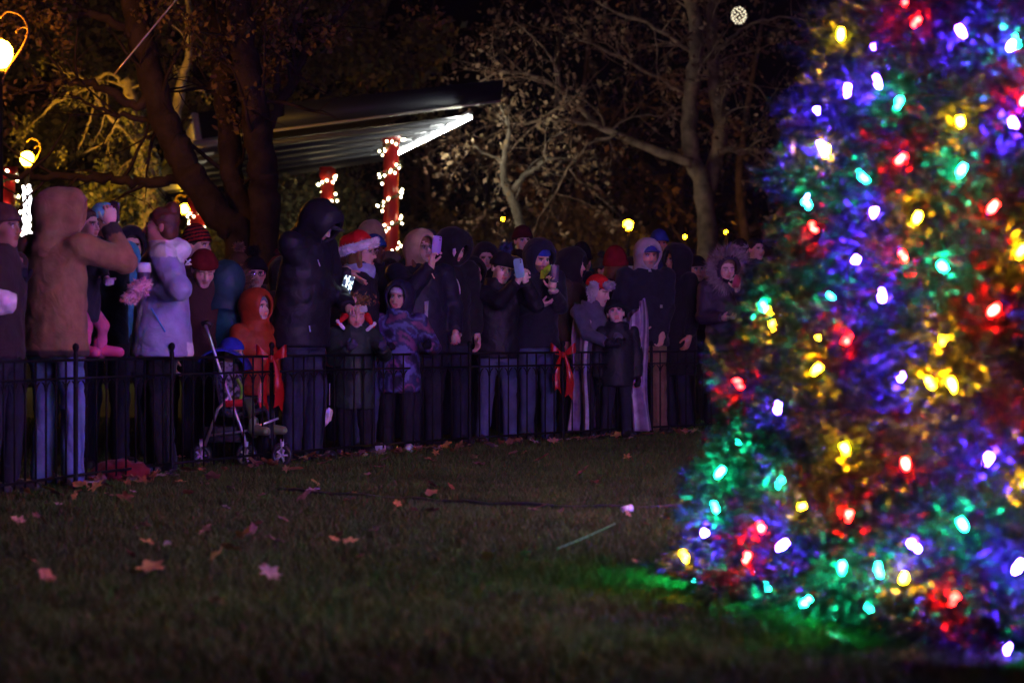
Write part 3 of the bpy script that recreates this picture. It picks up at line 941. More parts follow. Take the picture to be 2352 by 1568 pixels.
# the big tree right of the stage
D2 = 54.
RB = (.23, .155, .095)
make_tree('maple_tree', 'tall maple with twin pale-edged trunks and last brown leaves, right of the stage', [
    ([gb(1625, D2)] + pl([(1625, 600), (1622, 500), (1612, 420), (1590, 360), (1582, 290), (1590, 200), (1600, 110), (1590, 0), (1575, -150), (1570, -350)], D2), 0.243, 0.117),
    (pl([(1618, 480, .1), (1640, 380, .2), (1655, 290, .3), (1640, 200, .35), (1635, 100, .4), (1640, -30, .4), (1670, -250, .4)], D2), 0.194, 0.097),
    (pl([(1590, 375), (1500, 345), (1430, 315), (1370, 285), (1310, 225), (1240, 180), (1150, 165), (1095, 195)], D2 - .5), 0.112, 0.019),
    (pl([(1380, 290), (1300, 275), (1220, 280), (1160, 300), (1120, 330)], D2 - .6), 0.058, 0.012),
    (pl([(1420, 310), (1360, 330), (1310, 380), (1280, 440), (1240, 500), (1225, 540)], D2 - .8), 0.049, 0.012),
    (pl([(1310, 230), (1265, 260), (1210, 305), (1150, 370), (1130, 380)], D2 - .7), 0.044, 0.010),
    (pl([(1290, 215), (1275, 150), (1230, 90), (1180, 50)], D2 - .3), 0.039, 0.010),
    (pl([(1400, 300), (1450, 270), (1520, 265), (1560, 262)], D2 + .2), 0.034, 0.014),
    (pl([(1620, 250), (1530, 190), (1420, 130), (1330, 90), (1240, 60)], D2 + .3), 0.058, 0.012),
    (pl([(1600, 130), (1500, 60), (1400, 20), (1330, -30)], D2), 0.058, 0.012),
    (pl([(1650, 350), (1720, 345), (1790, 350), (1870, 330)], D2), 0.078, 0.019),
    (pl([(1640, 200), (1720, 190), (1770, 240), (1810, 320)], D2 + .3), 0.039, 0.010),
    (pl([(1640, 120), (1720, 60), (1800, 40), (1900, 60)], D2 + .3), 0.049, 0.010),
], 21, RB, [(.22, .12, .055), (.16, .075, .04), (.28, .17, .09)], 3400, .075, 3.2, levels=2, blen=2.3, droop=-.01, twc=(.24, .155, .095))
D3 = 50.
make_tree('young_tree', 'slender forked pale tree with a few leaves between stage and maple', [
    ([gb(1200, D3)] + pl([(1198, 560), (1185, 480), (1160, 420), (1158, 360), (1170, 300), (1150, 240)], D3), .13, .03),
    (pl([(1170, 450), (1210, 400), (1250, 370), (1255, 330), (1300, 300)], D3), .075, .015),
    (pl([(1158, 370), (1110, 350), (1085, 330)], D3), .03, .008),
    (pl([(1180, 470), (1230, 370), (1330, 370), (1380, 390)], D3 + .4), .03, .008),
], 31, (.14, .11, .075), [(.20, .13, .06), (.15, .085, .04)], 420, .07, 1.8, levels=2, blen=1.3, droop=.0, twc=(.15, .11, .075))
DT = ['bare slim tree far behind the crowd left of the amber lamp', 'bare tree beyond the crowd between young tree and maple', 'bare tree far off behind the amber lamp', 'bare forked tree right of the maple trunk beyond the crowd', 'bare tree just behind the right stage column', 'bare tree behind the glowing tube lamp', 'bare tree at the far end of the lawn by the small far lamps', 'bare thin tree far behind the fur hood woman']
for i, (px, D, h, w) in enumerate([(1340, 78, 12, .22), (1285, 90, 13, .2), (1470, 95, 14, .25), (1720, 66, 10, .22), (960, 85, 13, .2), (1040, 80, 11, .22), (1120, 105, 15, .25), (1560, 88, 12, .2)]):
    r = np.random.default_rng(50 + i)
    b = gb(px, D)
    lm = [([b, b + [r.normal(0, .1), 0, h * .25], b + [r.normal(0, .3), 0, h * .55], b + [r.normal(0, .5), 0, h]], w, .04)]
    for k in range(6):
        f = r.uniform(.15, .6); s = r.choice([-1, 1])
        p0 = b + [0, 0, h * f]
        lm.append(([p0, p0 + [s * r.uniform(.6, 1.2), r.normal(0, .5), r.uniform(.4, 1.2)], p0 + [s * r.uniform(1.5, 3), r.normal(0, .8), r.uniform(1., 3)]], w * .4, .02))
    make_tree('bare_tree', DT[i], lm, 60 + i, (.10, .075, .055), [(.14, .085, .045), (.10, .06, .035)], 700, .11, .9, levels=1, blen=2.4, group='bare trees at the back of the park', twc=(.11, .08, .06))
bush('wide grey-olive bush beyond the crowd between the young tree and the amber lamp', [(1290, 545, 70, 1.3, 1.0), (1350, 560, 71, 1.4, 1.0), (1230, 570, 71, 1.2, .9), (1420, 580, 72, 1.5, .8), (1100, 560, 72, 1.6, .9), (1010, 560, 73, 1.6, 1.0)], 9000, .13, [(.17, .15, .10), (.12, .11, .075), (.2, .19, .14)], 6)
# leafy evergreen rising behind oak and stage
D5 = 54.
make_tree('evergreen_tree', 'broad dark olive evergreen rising behind the oak and the stage roof', [
    ([gb(700, D5 + 10)] + pl([(690, 500, 10), (640, 300, 10), (600, 100, 10), (560, -100, 10)], D5), .4, .2),
    (pl([(640, 300, 8), (480, 200, 4), (300, 160), (120, 120), (0, 100)], D5), .15, .04),
    (pl([(600, 120, 8), (400, 50, 4), (250, 20), (60, 0)], D5), .15, .04),
    (pl([(620, 200, 9), (760, 120, 6), (860, 60, 4)], D5), .12, .04),
    (pl([(640, 280, 8), (760, 220, 6), (900, 170, 4), (980, 150, 3)], D5), .12, .04),
    (pl([(600, 100, 8), (700, 20, 5), (820, -20, 3)], D5), .12, .04),
    (pl([(640, 310, 8), (520, 280, 3), (380, 300), (250, 330), (100, 340)], D5), .12, .03),
    ], 41, (.06, .05, .035), [(.13, .12, .05), (.09, .095, .04), (.16, .13, .055)], 16000, .12, 1.6, levels=2, blen=2.2)
# far wood that closes the view
r = np.random.default_rng(77)
n = 26000
x = r.uniform(-75, 75, n); y = r.uniform(84, 104, n)
z = np.abs(r.normal(0, 1, n)) * 2.9 * (1 + .45 * np.sin(x * .21) + .3 * np.sin(x * .53 + 1))
o = leaf_cloud('far_wood', np.stack([x, y, z], 1), .42, [(.09, .075, .045), (.065, .065, .035), (.12, .085, .05)], None, np.zeros(3), r)
tag(o, 'dark wooded edge of the park closing the view behind everything', 'wood')

# ------------------------------------------------------------------ stage roof
def stage():
    Df = 46.
    A = P(456, 259, Df); A2 = P(466, 322, Df); B = P(1156, 183, Df); B2 = P(1150, 233, Df)
    Cc = P(371, 398, 60); C2 = P(379, 431, 60)
    F0 = P(455, 340, Df + .3); F1 = P(1080, 264, Df + .3); R0 = P(385, 428, 60.); R1 = P(897, 350, 54.)
    o0 = np.array([A[0], A[1], 0])
    root = empty('stage_roof', o0); tag(root, 'wide dark slanting stage roof on red columns with one lit tube', 'stage roof')
    NV = (.020, .021, .032)
    th = np.array([0, .25, 0])
    def slab(name, q, t, col, par=root, mat='paint'):
        q = np.array(q); t = np.array(t)
        V = np.vstack([q, q + t]) - o0
        return mk(name, V, np.array([[0, 1, 2, 3], [7, 6, 5, 4], [0, 4, 5, 1], [1, 5, 6, 2], [2, 6, 7, 3], [3, 7, 4, 0]]), mat, par, col, smooth=False)
    slab('front_fascia', [A2, B2, B, A], th, NV)
    e = np.array([-.12, 0, 0])
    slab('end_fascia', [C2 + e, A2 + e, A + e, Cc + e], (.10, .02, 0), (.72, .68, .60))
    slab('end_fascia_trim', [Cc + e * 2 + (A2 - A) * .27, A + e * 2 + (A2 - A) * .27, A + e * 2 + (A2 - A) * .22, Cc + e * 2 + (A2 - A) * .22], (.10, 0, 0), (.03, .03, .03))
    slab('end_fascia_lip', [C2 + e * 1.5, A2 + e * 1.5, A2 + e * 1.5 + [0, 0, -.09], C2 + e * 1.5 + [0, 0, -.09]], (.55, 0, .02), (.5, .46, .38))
    # underside sheet
    n, k = 12, 8
    g = []
    for i in range(k + 1):
        v = i / k
        for j in range(n + 1):
            u = j / n
            g.append((1 - v) * ((1 - u) * F0 + u * F1) + v * ((1 - u) * R0 + u * R1))
    g = np.array(g)
    Q = np.array([[i * (n + 1) + j, i * (n + 1) + j + 1, (i + 1) * (n + 1) + j + 1, (i + 1) * (n + 1) + j] for i in range(k) for j in range(n)])
    mk('soffit', g - o0, Q, 'paint', root, (.022, .022, .028))
    mk('roof_deck', np.array([A + [0, .3, .02], B + [0, .3, .02], R1 + [0, .3, .7], R0 + [0, .3, .7]]) - o0, np.array([[0, 1, 2, 3]]), 'paint', root, NV, smooth=False)
    for v in (.0, .18, .36, .56, .78, 1.):
        a = (1 - v) * F0 + v * R0; b = (1 - v) * F1 + v * R1
        m = MB(); d = (b - a); L = np.linalg.norm(d); ang = math.atan2(d[1], d[0]); el = math.asin(d[2] / L)
        Mr = np.array(Matrix.Rotation(ang, 3, 'Z') @ Matrix.Rotation(-el, 3, 'Y'))
        m.box((a + b) / 2 - o0 + [0, 0, -.07], (L, .06, .09 if v < 1 else .2), M=Mr, col=(.09, .09, .10) if v < 1 else (.05, .05, .055)); m.build('purlin', 'paint', root, smooth=False)
    slab('front_trim', [A2 + [0, -.03, -.02], B2 + [0, -.03, -.02], B2 + [0, -.03, .025], A2 + [0, -.03, .025]], (0, .06, 0), (.42, .38, .32))
    # fluorescent tube under the right edge
    a = P(1081, 270, Df - .2); b = P(915, 352, 52.6)
    m = MB(); m.tube(np.array([a, (a + b) / 2, b]) - o0, .030, 8); m.build('tube_lamp', emit_mat('tube_light', (.95, 1., .92), 110), root, col=None)
    m = MB(); m.tube(np.array([a, b]) - o0 + [0, 0, .09], .05, 6, (.4, .4, .4)); m.build('tube_holder', 'paint', root)
stage()

FAIRY = emit_mat('fairy_light', (1, .82, .45), 34)
FAIRY2 = emit_mat('white_light', (.93, .93, 1), 12)
V, Q = lathe([(0, -.03), (.024, -.006), (.024, .010), (0, .03)], 5)
FAM = mk('bulb', V, Q, FAIRY, None, None, mesh_only=True)
FAW = mk('bulb', V, Q, FAIRY2, None, None, mesh_only=True)
def column(px, ztop, D, rc, label, tone=(.55, .012, .012), turns=6, sc=1., phase=0., n=70):
    c = gb(px, D)
    root = empty('wrapped_column', c); tag(root, label, 'column', 'red columns wound with garland and fairy lights')
    V, Q = lathe([(0, 0), (rc * 1.2, 0), (rc * 1.2, .25), (rc, .3), (rc * .97, ztop * .5), (rc, ztop - .25), (rc * 1.25, ztop - .2), (rc * 1.25, ztop), (0, ztop)], 20)
    a = np.arctan2(V[:, 1], V[:, 0])
    V[:, :2] *= (1 + .05 * np.sin(a * 10 + V[:, 2] * 2))[:, None]
    mk('shaft', V, Q, 'ribbon', root, tone)
    t = np.linspace(0, 1, 140)
    R_ = rc * 1.16
    hel = np.stack([R_ * np.cos(t * turns * 6.283 + phase), R_ * np.sin(t * turns * 6.283 + phase), .5 + t * (ztop - .6)], 1)
    m = MB(); m.tube(hel, .016, 4, (.03, .05, .02), cap=False)
    nd = r.normal(0, 1, (900, 3)); nd /= np.linalg.norm(nd, axis=1, keepdims=True)
    v, f, sh = blades(hel[r.integers(140, size=900)], nd, .12, .008, 1, .3, 4)
    m.add(v, None, f, (.06, .07, .025))
    m.build('garland', 'needle', root, smooth=False)
    for i in range(n):
        k = (i + .5) / n
        q = np.array([rc * 1.33 * math.cos(k * turns * 6.283 + phase), rc * 1.33 * math.sin(k * turns * 6.283 + phase), .5 + k * (ztop - .6)]) + r.normal(0, .05, 3)
        inst('bulb', FAM, root, q, None, sc)
column(898, 5.0, 48.5, .155, 'tall red column with garland below the end of the lit tube', (.20, .005, .007), 8, .85, .4, 120)
column(752, 4.75, 55.5, .15, 'red column with garland seen above the man in the black hood', (.45, .016, .010), 8, .95, 1.2, 100)
column(452, 4.3, 60, .18, 'red column with garland seen right of the woman with the bun', (.55, .016, .010), 7, .95, 2., 90)
column(14, 3.75, 41, .15, 'red garlanded column beside the lamp post with white lights', (.5, .012, .012), 6, 1.1, .2, 60)

# ------------------------------------------------------------------ street lamps
SOD = (1., .33, .011)
def lamp_post(px, py, D, label, col, strength, rg=.19, scroll=True, lights=False, sx=1, cat='street lamp', group='park lamps', post=True):
    c = P(px, py, D); b = np.array([c[0], c[1], 0.]); z = c[2]
    root = empty('street_lamp', b); tag(root, label, cat, group)
    k = rg / .19
    V, Q = lathe([(0, 0), (.16, 0), (.17, .12), (.10, .22), (.085, .7), (.06, .8), (.045, z * .55), (.038, z - .32 * k), (.07 * k, z - .29 * k), (.09 * k, z - .24 * k), (.05 * k, z - .2 * k), (0, z - .2 * k)], 12)
    mk('post', V, Q, 'iron', root, (.016, .014, .012))
    V, Q = lathe([(0, -rg), (rg * .5, -rg * .95), (rg * .8, -rg * .6), (rg, -rg * .05), (rg * .95, rg * .45), (rg * .65, rg * .85), (rg * .25, rg * 1.05), (0, rg * 1.08)], 14)
    g = mk('globe', V, Q, emit_mat('lamp_glow', col, strength), root, None); g.location = (0, 0, z)
    V, Q = lathe([(0, 1.02 * rg), (rg * .3, 1.0 * rg), (rg * .22, 1.25 * rg), (rg * .05, 1.4 * rg), (0, 1.7 * rg)], 10)
    f = mk('finial', V, Q, 'iron', root, (.03, .02, .012)); f.location = (0, 0, z)
    if scroll:
        for s in ((sx, -sx) if sx > 0 else (1,)):
            m = MB()
            w = rg * 2.1
            pts = [[0, 0, -2.6 * rg], [s * .25 * w, 0, -1.2 * rg], [s * .75 * w, 0, .3 * rg], [s * 1.0 * w, 0, 1.6 * rg], [s * .8 * w, 0, 2.7 * rg], [s * .3 * w, 0, 3.1 * rg], [0, 0, 2.6 * rg]]
            m.tube(smooth_line(pts, 26), .018 * k + .004, 6, (.10, .06, .03))
            t = np.linspace(0, 4.4, 22); rr = .6 * rg * (1 - t / 6)
            m.tube(np.stack([s * (.75 * w - rr * np.cos(t) * 1.0 + .25 * rg), 0 * t, 1.5 * rg + rr * np.sin(t)], 1), .012 * k + .003, 5, (.10, .06, .03))
            o = m.build('scroll', 'iron', root); o.location = (0, 0, z)
    if lights:
        n = 190
        for i in range(n):
            q = i / n
            inst('bulb', FAW, root, [.055 * math.cos(i * 1.9) + r.normal(0, .008), .055 * math.sin(i * 1.9) + r.normal(0, .008), .9 + q * (z - 1.35)], None, 1.0)
    return root
lamp_post(-2, 125, 26, 'tall scrolled street lamp glowing orange at the edge of the oak branches', SOD, 260, .15)
lamp_post(62, 365, 42, 'scrolled street lamp whose post is wound in white lights', (1., .48, .008), 800, .115, lights=True, sx=-1)
lamp_post(424, 480, 63, 'yellow globe lamp close to the far left red column', (1, .52, .006), 260, .12)
lamp_post(1443, 517, 60, 'amber globe lamp standing alone beyond the crowd', (1, .36, .0015), 620, .115, scroll=False)
for i, (px, py, D, lb) in enumerate([(1155, 503, 74, 'tiny far amber lamp leftmost of the three in a row by the young tree'), (1198, 505, 75, 'tiny far yellow lamp in the middle of the three by the young tree'), (1241, 507, 73, 'tiny far amber lamp rightmost of the three by the young tree'), (1573, 544, 70, 'tiny far amber lamp left of the maple trunk'), (1668, 534, 68, 'tiny far amber lamp above the woman in the fur hood'), (1504, 541, 72, 'tiny far amber lamp close to the blue hat')]):
    lamp_post(px, py, D, lb, (1, .38, .003), 170, .045, scroll=False)
# ball of tiny lights hanging in the maple
c = P(1697, 36, 52.)
root = empty('light_ball', c); tag(root, 'hanging ball of tiny warm lights high in the maple', 'light ball')
m = MB()
for k in range(5):
    t = np.linspace(0, 6.3, 20); a = k * math.pi / 5
    m.tube(np.stack([.155 * np.cos(t) * math.cos(a), .155 * np.cos(t) * math.sin(a), .175 * np.sin(t)], 1), .003, 4, (.05, .05, .05), cap=False)
m.tube([[0, 0, .17], [0, 0, 1.2]], .003, 4, (.05, .05, .05))
m.build('wire_frame', 'iron', root)
BALL = emit_mat('ball_light', (1, .86, .60), 2.6)
V, Q = lathe([(0, -.017), (.015, 0), (0, .017)], 5); bm_ = mk('bulb', V, Q, BALL, None, None, mesh_only=True)
for i in range(54):
    zz = 1 - 2 * (i + .5) / 54; a = i * 2.4; q = math.sqrt(1 - zz * zz)
    inst('bulb', bm_, root, [.158 * q * math.cos(a), .158 * q * math.sin(a), .178 * zz])
# violet light streak modelled as a solid wire running up into the oak
m = MB(); a = P(262, 172, 27.5); b = P(425, -25, 27.5)
m.tube(np.linspace(a, b, 8), .012, 5, (.45, .40, .5)); tag(m.build('light_beam', 'metal'), 'thin straight violet light wire slanting up across the oak trunk', 'beam')
# ------------------------------------------------------------------ low iron fence round the lawn
FPX = [-330, -70, 174, 395, 624, 857, 1079, 1293, 1496, 1690, 1880, 2075]
FD = [11.5, 12.8, 14.1, 15.4, 16.7, 18.0, 19.2, 20.4, 21.5, 22.5, 23.4, 24.1]
FP = np.array([[(a - 1176) * d / K, d] for a, d in zip(FPX, FD)])
def fence_D(px): return float(np.interp(px, FPX, FD))
FH = .758
IRON = (.006, .006, .007)
def fence():
    root = empty('fence', (FP[2, 0], FP[2, 1], 0))
    tag(root, 'low black iron fence with hooped pickets between the crowd and the lawn', 'fence')
    o0 = np.array([FP[2, 0], FP[2, 1], 0])
    m = MB()
    V, Q = lathe([(.0, .0), (.017, 0), (.017, .05), (.0145, .06), (.0145, FH + .035), (.011, FH + .045), (.016, FH + .055), (.021, FH + .07), (.019, FH + .085), (.010, FH + .095), (.0, FH + .098)], 8)
    post = mk('post', V, Q, 'iron', None, IRON, mesh_only=True)
    V, Q = lathe([(.0, .05), (.0062, .05), (.0062, FH - .006), (0, FH - .006)], 6)
    pick = mk('picket', V, Q, 'iron', None, IRON, mesh_only=True)
    for i, q in enumerate(FP):
        inst('post', post, root, np.array([q[0], q[1], 0]) - o0)
    for i in range(len(FP) - 1):
        a, b = FP[i], FP[i + 1]
        d = b - a; L = np.linalg.norm(d); ang = math.atan2(d[1], d[0])
        for z, hh in ((FH - .002, .016), (FH - .108, .014), (.085, .016)):
            c = np.array([*(a + b) / 2, z]) - o0
            v, qd = box((0, 0, 0), (L - .036, .013, hh))
            r = mk('rail', v, qd, 'iron', root, IRON, smooth=False)
            r.location = tuple(c); r.rotation_euler = (0, 0, ang)
        ng = 10
        hw = L / ng
        t = np.linspace(0, math.pi, 9)
        mb = MB(); r0 = hw * .5 - .008
        mb.tube(np.stack([r0 * np.cos(t), 0 * t, r0 * .95 * np.sin(t)], 1), .005, 5, IRON, cap=False)
        hoop = mb.build('hoop', 'iron', mesh_only=True)
        for k in range(ng):
            if k: inst('picket', pick, root, np.array([*(a + d * k / ng), 0]) - o0)
            inst('hoop', hoop, root, np.array([*(a + d * (k + .5) / ng), FH - .118 - r0]) - o0, (0, 0, ang))
fence()

def bow(px, Dd, label, tail=(.42, .36), tone=(.40, .008, .007)):
    c = np.array([(px - 1176) * Dd / K, Dd, FH - .02])
    root = empty('ribbon_bow', (c[0], c[1] - .03, c[2])); root.scale = (.85,) * 3; tag(root, label, 'bow', 'red bows on fence posts')
    for sx in (-1, 1):
        t = np.linspace(0, 1, 25)
        ph = t * 2 * np.pi
        r = np.sin(ph / 2)
        x = sx * .125 * r ** .9; y = .038 * np.sin(ph) * -1
        zc = .055 * r; hw = .013 + .046 * r
        V = np.vstack([np.stack([x, y, zc - hw + .02 * r], 1), np.stack([x, y, zc + hw + .015 * np.sin(ph)], 1)])
        n = len(t); i = np.arange(n - 1)
        mk('loop', V, np.stack([i, i + 1, i + 1 + n, i + n], 1), 'ribbon', root, tone)
    for sx, L in zip((-1, 1), tail):
        t = np.linspace(0, 1, 16)
        x = sx * (.02 + .05 * np.sin(t * 2.4)) ; z = -L * t; y = -.012 + .02 * np.sin(t * 7 + sx)
        hw = .010 + .027 * np.minimum(t * 1.6, 1)
        V = np.vstack([np.stack([x - hw, y - .01, z], 1), np.stack([x, y + .012, z - .0 + .03 * (t > .97)], 1), np.stack([x + hw, y, z - .035 * (t > .97)], 1)])
        n = len(t); i = np.arange(n - 1)
        F = np.vstack([np.stack([i, i + 1, i + 1 + n, i + n], 1), np.stack([i + n, i + 1 + n, i + 1 + 2 * n, i + 2 * n], 1)])
        mk('tail', V, F, 'ribbon', root, tone)
    V, Q = lathe([(0, -.03), (.018, -.025), (.024, 0), (.018, .025), (0, .03)], 10)
    mk('knot', V + [0, -.012, 0], Q, 'ribbon', root, tone)
bow(624, 16.68, 'large red ribbon bow with long tails on the fence post by the stroller', (.40, .40))
bow(1293, 20.38, 'red ribbon bow on the fence post beside the striped blanket', (.36, .42))

# ------------------------------------------------------------------ on the lawn
def leaf_mesh(k):
    r = np.random.default_rng(100 + k)
    n = 22
    t = np.linspace(0, 2 * np.pi, n, endpoint=False)
    lob = 1 + (.34 if k % 3 else .12) * np.cos(t * (5 if k % 2 else 7) + .3)
    x = .052 * lob * np.cos(t) * (1.25 if k % 2 else 1); y = .038 * lob * np.sin(t)
    z = .010 + r.uniform(.10, .30) * (y ** 2) * 60 * .12 + r.uniform(-1, 1) * .18 * x + .02 * np.abs(np.sin(t * 2 + k)) * (.5 + .5 * r.random())
    V = np.vstack([np.stack([x, y, z], 1), [[0, 0, .008]], [[.085, .004, .012]], [[.085, .008, .012]]])
    i = np.arange(n)
    T = np.vstack([np.stack([i, (i + 1) % n, np.full(n, n)], 1), [[0, n + 1, n + 2]]])
    c = [(.30, .13, .045), (.22, .085, .03), (.36, .20, .10), (.16, .075, .045), (.33, .24, .18), (.40, .22, .05)][k % 6]
    return mk('fallen_leaf', V, T, 'leaf', None, c, smooth=False, mesh_only=True)
LM = [leaf_mesh(k) for k in range(12)]
NL = 0
def leaf_at(x, y, sc=1., drift=False):
    global NL
    k = int(rng.integers(12))
    o = inst('fallen_leaf', LM[k], None, (x, y, .022 + .012 * rng.random()), (rng.normal(0, .35), rng.normal(0, .35), rng.random() * 6.28), sc * rng.uniform(.75, 1.35))
    
    c = ['rusty brown', 'dark brown', 'tan', 'purplish brown', 'pale greyish tan', 'yellow orange'][k % 6]
    w = 'blown against the foot of the fence' if drift else 'lying on the open lawn'
    f = 'round-lobed' if k % 3 == 0 else ('five-lobed' if k % 2 else 'many-lobed')
    tag(o, '%s %s fallen leaf %s' % (f, c, w), 'leaf', '%s %s leaves %s' % (f, c, 'at the fence' if drift else 'on the lawn')); NL += 1
for (qx, qy) in [(290, 1158), (490, 1108), (680, 1090), (985, 1068), (1100, 1079), (300, 1295), (105, 1345), (530, 1283), (575, 1232), (498, 1405), (345, 1325), (620, 1340), (748, 1075), (870, 1082), (660, 1088), (845, 1100), (250, 1150), (1180, 1050), (1245, 1065), (990, 1150), (1090, 1060), (560, 1245), (180, 1140), (330, 1115), (1440, 1060), (700, 1155), (720, 1140), (1340, 1095), (1920, 1490), (60, 1130), (40, 1215)]:
    d = GD(qy); leaf_at((qx - 1176) * d / K, d, .70)
for i in range(120):                           # the drift blown against the fence
    px = rng.uniform(560, 1640) if i < 90 else rng.uniform(60, 560)
    d = fence_D(px) - abs(rng.normal(.05, .28)) - .04
    leaf_at((px - 1176) * d / K, d, .72, True)
for i in range(60):
    qy = rng.uniform(1040, 1330); d = GD(qy)
    leaf_at((rng.uniform(0, 1560) - 1176) * d / K, d, .5)

def ground_line(pts, r, z, name, col, mat, label, cat):
    p = []
    for qx, qy in pts:
        d = GD(qy); p.append([(qx - 1176) * d / K, d, z])
    p = smooth_line(p, 30); p[:, 2] += (.006 * np.sin(np.arange(30) * 1.7)) if name == 'power_cable' else 0
    m = MB(); m.tube(p, r, 6, col)
    tag(m.build(name, mat), label, cat)
ground_line([(640, 1132), (830, 1147), (1000, 1158), (1150, 1166), (1400, 1174), (1590, 1172), (1760, 1168)], .010, .022, 'power_cable', (.012, .012, .016), 'plastic', 'thin black power cable lying across the grass towards the decorated tree', 'cable')
ground_line([(1280, 1282), (1350, 1252), (1412, 1222)], .0032, .04, 'streak', (.05, .42, .07), 'plastic', 'thin straight pale green cord lying on the grass near the tree', 'streak')  # thin green tube laid along a streak on the grass
d = GD(1184); c = np.array([(1440 - 1176) * d / K, d, .03])
m = MB(); V, Q = lathe([(.0, -.028), (.020, -.028), (.024, .028), (.021, .028), (.018, -.02), (0, -.02)], 12)
o = m.add(V, Q, None, (.75, .75, .78)).build('paper_cup', 'plastic'); o.location = tuple(c); o.rotation_euler = (0, rad(82), .5)
tag(o, 'small white paper cup lying on the lawn next to the cable', 'cup')
# a little yellow battery light lost at the foot of the fence
d = 18.2; p = P(913, 1030, d); p[2] = .03
root = empty('tea_light', p); tag(root, 'small yellow glowing tea light on the ground at the fence', 'light')
V, Q = lathe([(0, -.02), (.022, -.02), (.022, .008), (.018, .008), (.017, -.004), (0, -.004)], 10)
mk('cup', V, Q, 'plastic', root, (.6, .5, .3))
V, Q = lathe([(0, -.002), (.008, .004), (.011, .014), (.006, .026), (0, .034)], 8)
mk('flame', V, Q, emit_mat('tea_flame', (1, .55, .06), 14), root, None)
# red bag lying by the fence
def fbag(p): return smax(ell(p, (0, 0, .04), (.19, .13, .10)) + wrinkle(p, .012, 2, 1.2), -(p[:, 2] - .005), .01)
V, F = nets(fbag, (-.25, -.2, -.05), (.25, .2, .2), .018)
d = 14.9; o = mk('bag', V, F, 'fabric', None, (.16, .012, .016)); o.location = ((275 - 1176) * d / K, d, 0); tag(o, 'slumped dark red cloth bag on the ground behind the fence', 'bag')
# ------------------------------------------------------------------ the decorated tree
TC = np.array([3.2, 8.1]); TR = 2.58; TA = 11.3; TZ0 = .16
def tree_r(z):
    z = np.asarray(z, float)
    return np.where(z > TZ0, TR * np.clip(1 - (z - TZ0) / (TA - TZ0), 0, 1), TR * (1 - .05 * np.clip((TZ0 - z) / TZ0, 0, 1) ** 1.5))
xt = empty('christmas_tree', (TC[0], TC[1], 0))
tag(xt, 'big needle-covered Christmas tree glowing with red, blue, green and amber bulbs', 'Christmas tree')
m = MB(); m.tube([[0, 0, 0], [0, 0, 1.5], [0, 0, TA - .1]], [.17, .14, .015], 10, (.06, .035, .02)); m.build('trunk', 'bark', xt)
# solid dark cone added inside to block the view through the needles
zz = np.array([.10, .2, 1., 2., 3.2, 5., 8., 10.8]); V, Q = lathe([(max(float(tree_r(q)) - .42, .02), q) for q in zz], 24)
V = V * (1 + .05 * np.sin(V[:, 2:] * 9 + V[:, :1] * 7))
mk('inner_core', V, Q, 'needle', xt, (.010, .022, .012))

BC = dict(r=(1.0, .004, .003), b=(.075, .022, 1.0), g=(.003, .80, .33), a=(1.0, .42, .003))
BS = dict(r=1.0, b=2.2, g=.80, a=1.0)
BM = {}
V, Q = lathe([(0, -.018), (.0045, -.016), (.0082, -.006), (.0082, .003), (.007, .012), (.0065, .020)], 8)
V2, Q2 = lathe([(.0068, .018), (.0088, .019), (.0088, .036), (.0, .037)], 8)
SOCK = mk('socket', V2, Q2, 'plastic', None, (.01, .03, .015), mesh_only=True)
for k in BC:
    mt = emit_mat('bulb_' + dict(r='red', b='blue', g='green', a='amber')[k], BC[k], LIT['tree'] * BS[k])
    BM[k] = (mk('bulb', V, Q, mt, None, None, mesh_only=True), mt)
def cone_hit(px, py):
    d = np.array([(px - 1176) / K, 1., -(py - 770) / K])
    for t in np.arange(4.2, 9.5, .01):
        p = np.array([0, 0, H]) + d * t
        if p[2] < .02: p[2] = .02; return p
        if math.hypot(p[0] - TC[0], p[1] - TC[1]) < float(tree_r(p[2])): return p
    # just outside the outline: the nearest limb tip
    t = 7.9; p = np.array([0, 0, H]) + d * t
    return p
BULBS = []
for k, lst in dict(
    r=[(2050, 5), (2075, 52), (2330, 228), (2040, 365), (2255, 475), (2045, 590), (1915, 780), (2257, 712), (2346, 905), (1665, 880), (2052, 1065), (1717, 1212), (1920, 1185), (2165, 1378), (1683, 1280), (1838, 522)],
    b=[(2180, 72), (2230, 1525), (1915, 208), (1985, 188), (2303, 283), (1856, 336), (1978, 487), (1935, 597), (1995, 678), (1755, 937), (2040, 862), (1765, 1253), (2073, 1255), (2315, 1305), (2245, 1055), (1588, 1222), (1845, 250), (2300, 100)],
    g=[(2310, 95), (2033, 237), (2180, 392), (1822, 470), (2138, 613), (1880, 685), (1668, 1012), (1722, 706), (1622, 1085), (1905, 1305), (2328, 1450), (1645, 1315), (2185, 1205), (1612, 1165), (1628, 1345), (1600, 1335), (1670, 1350), (1760, 1385), (1890, 1400), (1760, 1110), (1990, 1310)],
    a=[(2178, 277), (1866, 348), (2078, 500), (2322, 578), (1845, 848), (2160, 885), (1910, 1030), (1812, 1165), (2050, 1328), (2345, 1105), (1745, 748), (1608, 1278), (2110, 880), (1735, 720), (2140, 780), (1900, 80)]).items():
    for q in lst:
        p = cone_hit(*q)
        o = np.array([p[0] - TC[0], p[1] - TC[1]]); o /= np.linalg.norm(o)
        dd = -.045 if p[2] > .17 else (.05 if q[0] < 1640 else (-.13 if q[0] < 1850 else -.16))
        BULBS.append((k, np.array([p[0] + o[0] * dd, p[1] + o[1] * dd, max(p[2], .05)])))
vis = np.array([b[1] for b in BULBS])
NB = len(BULBS); tries = 0
order = 'brgabrgab'
nseen = 0
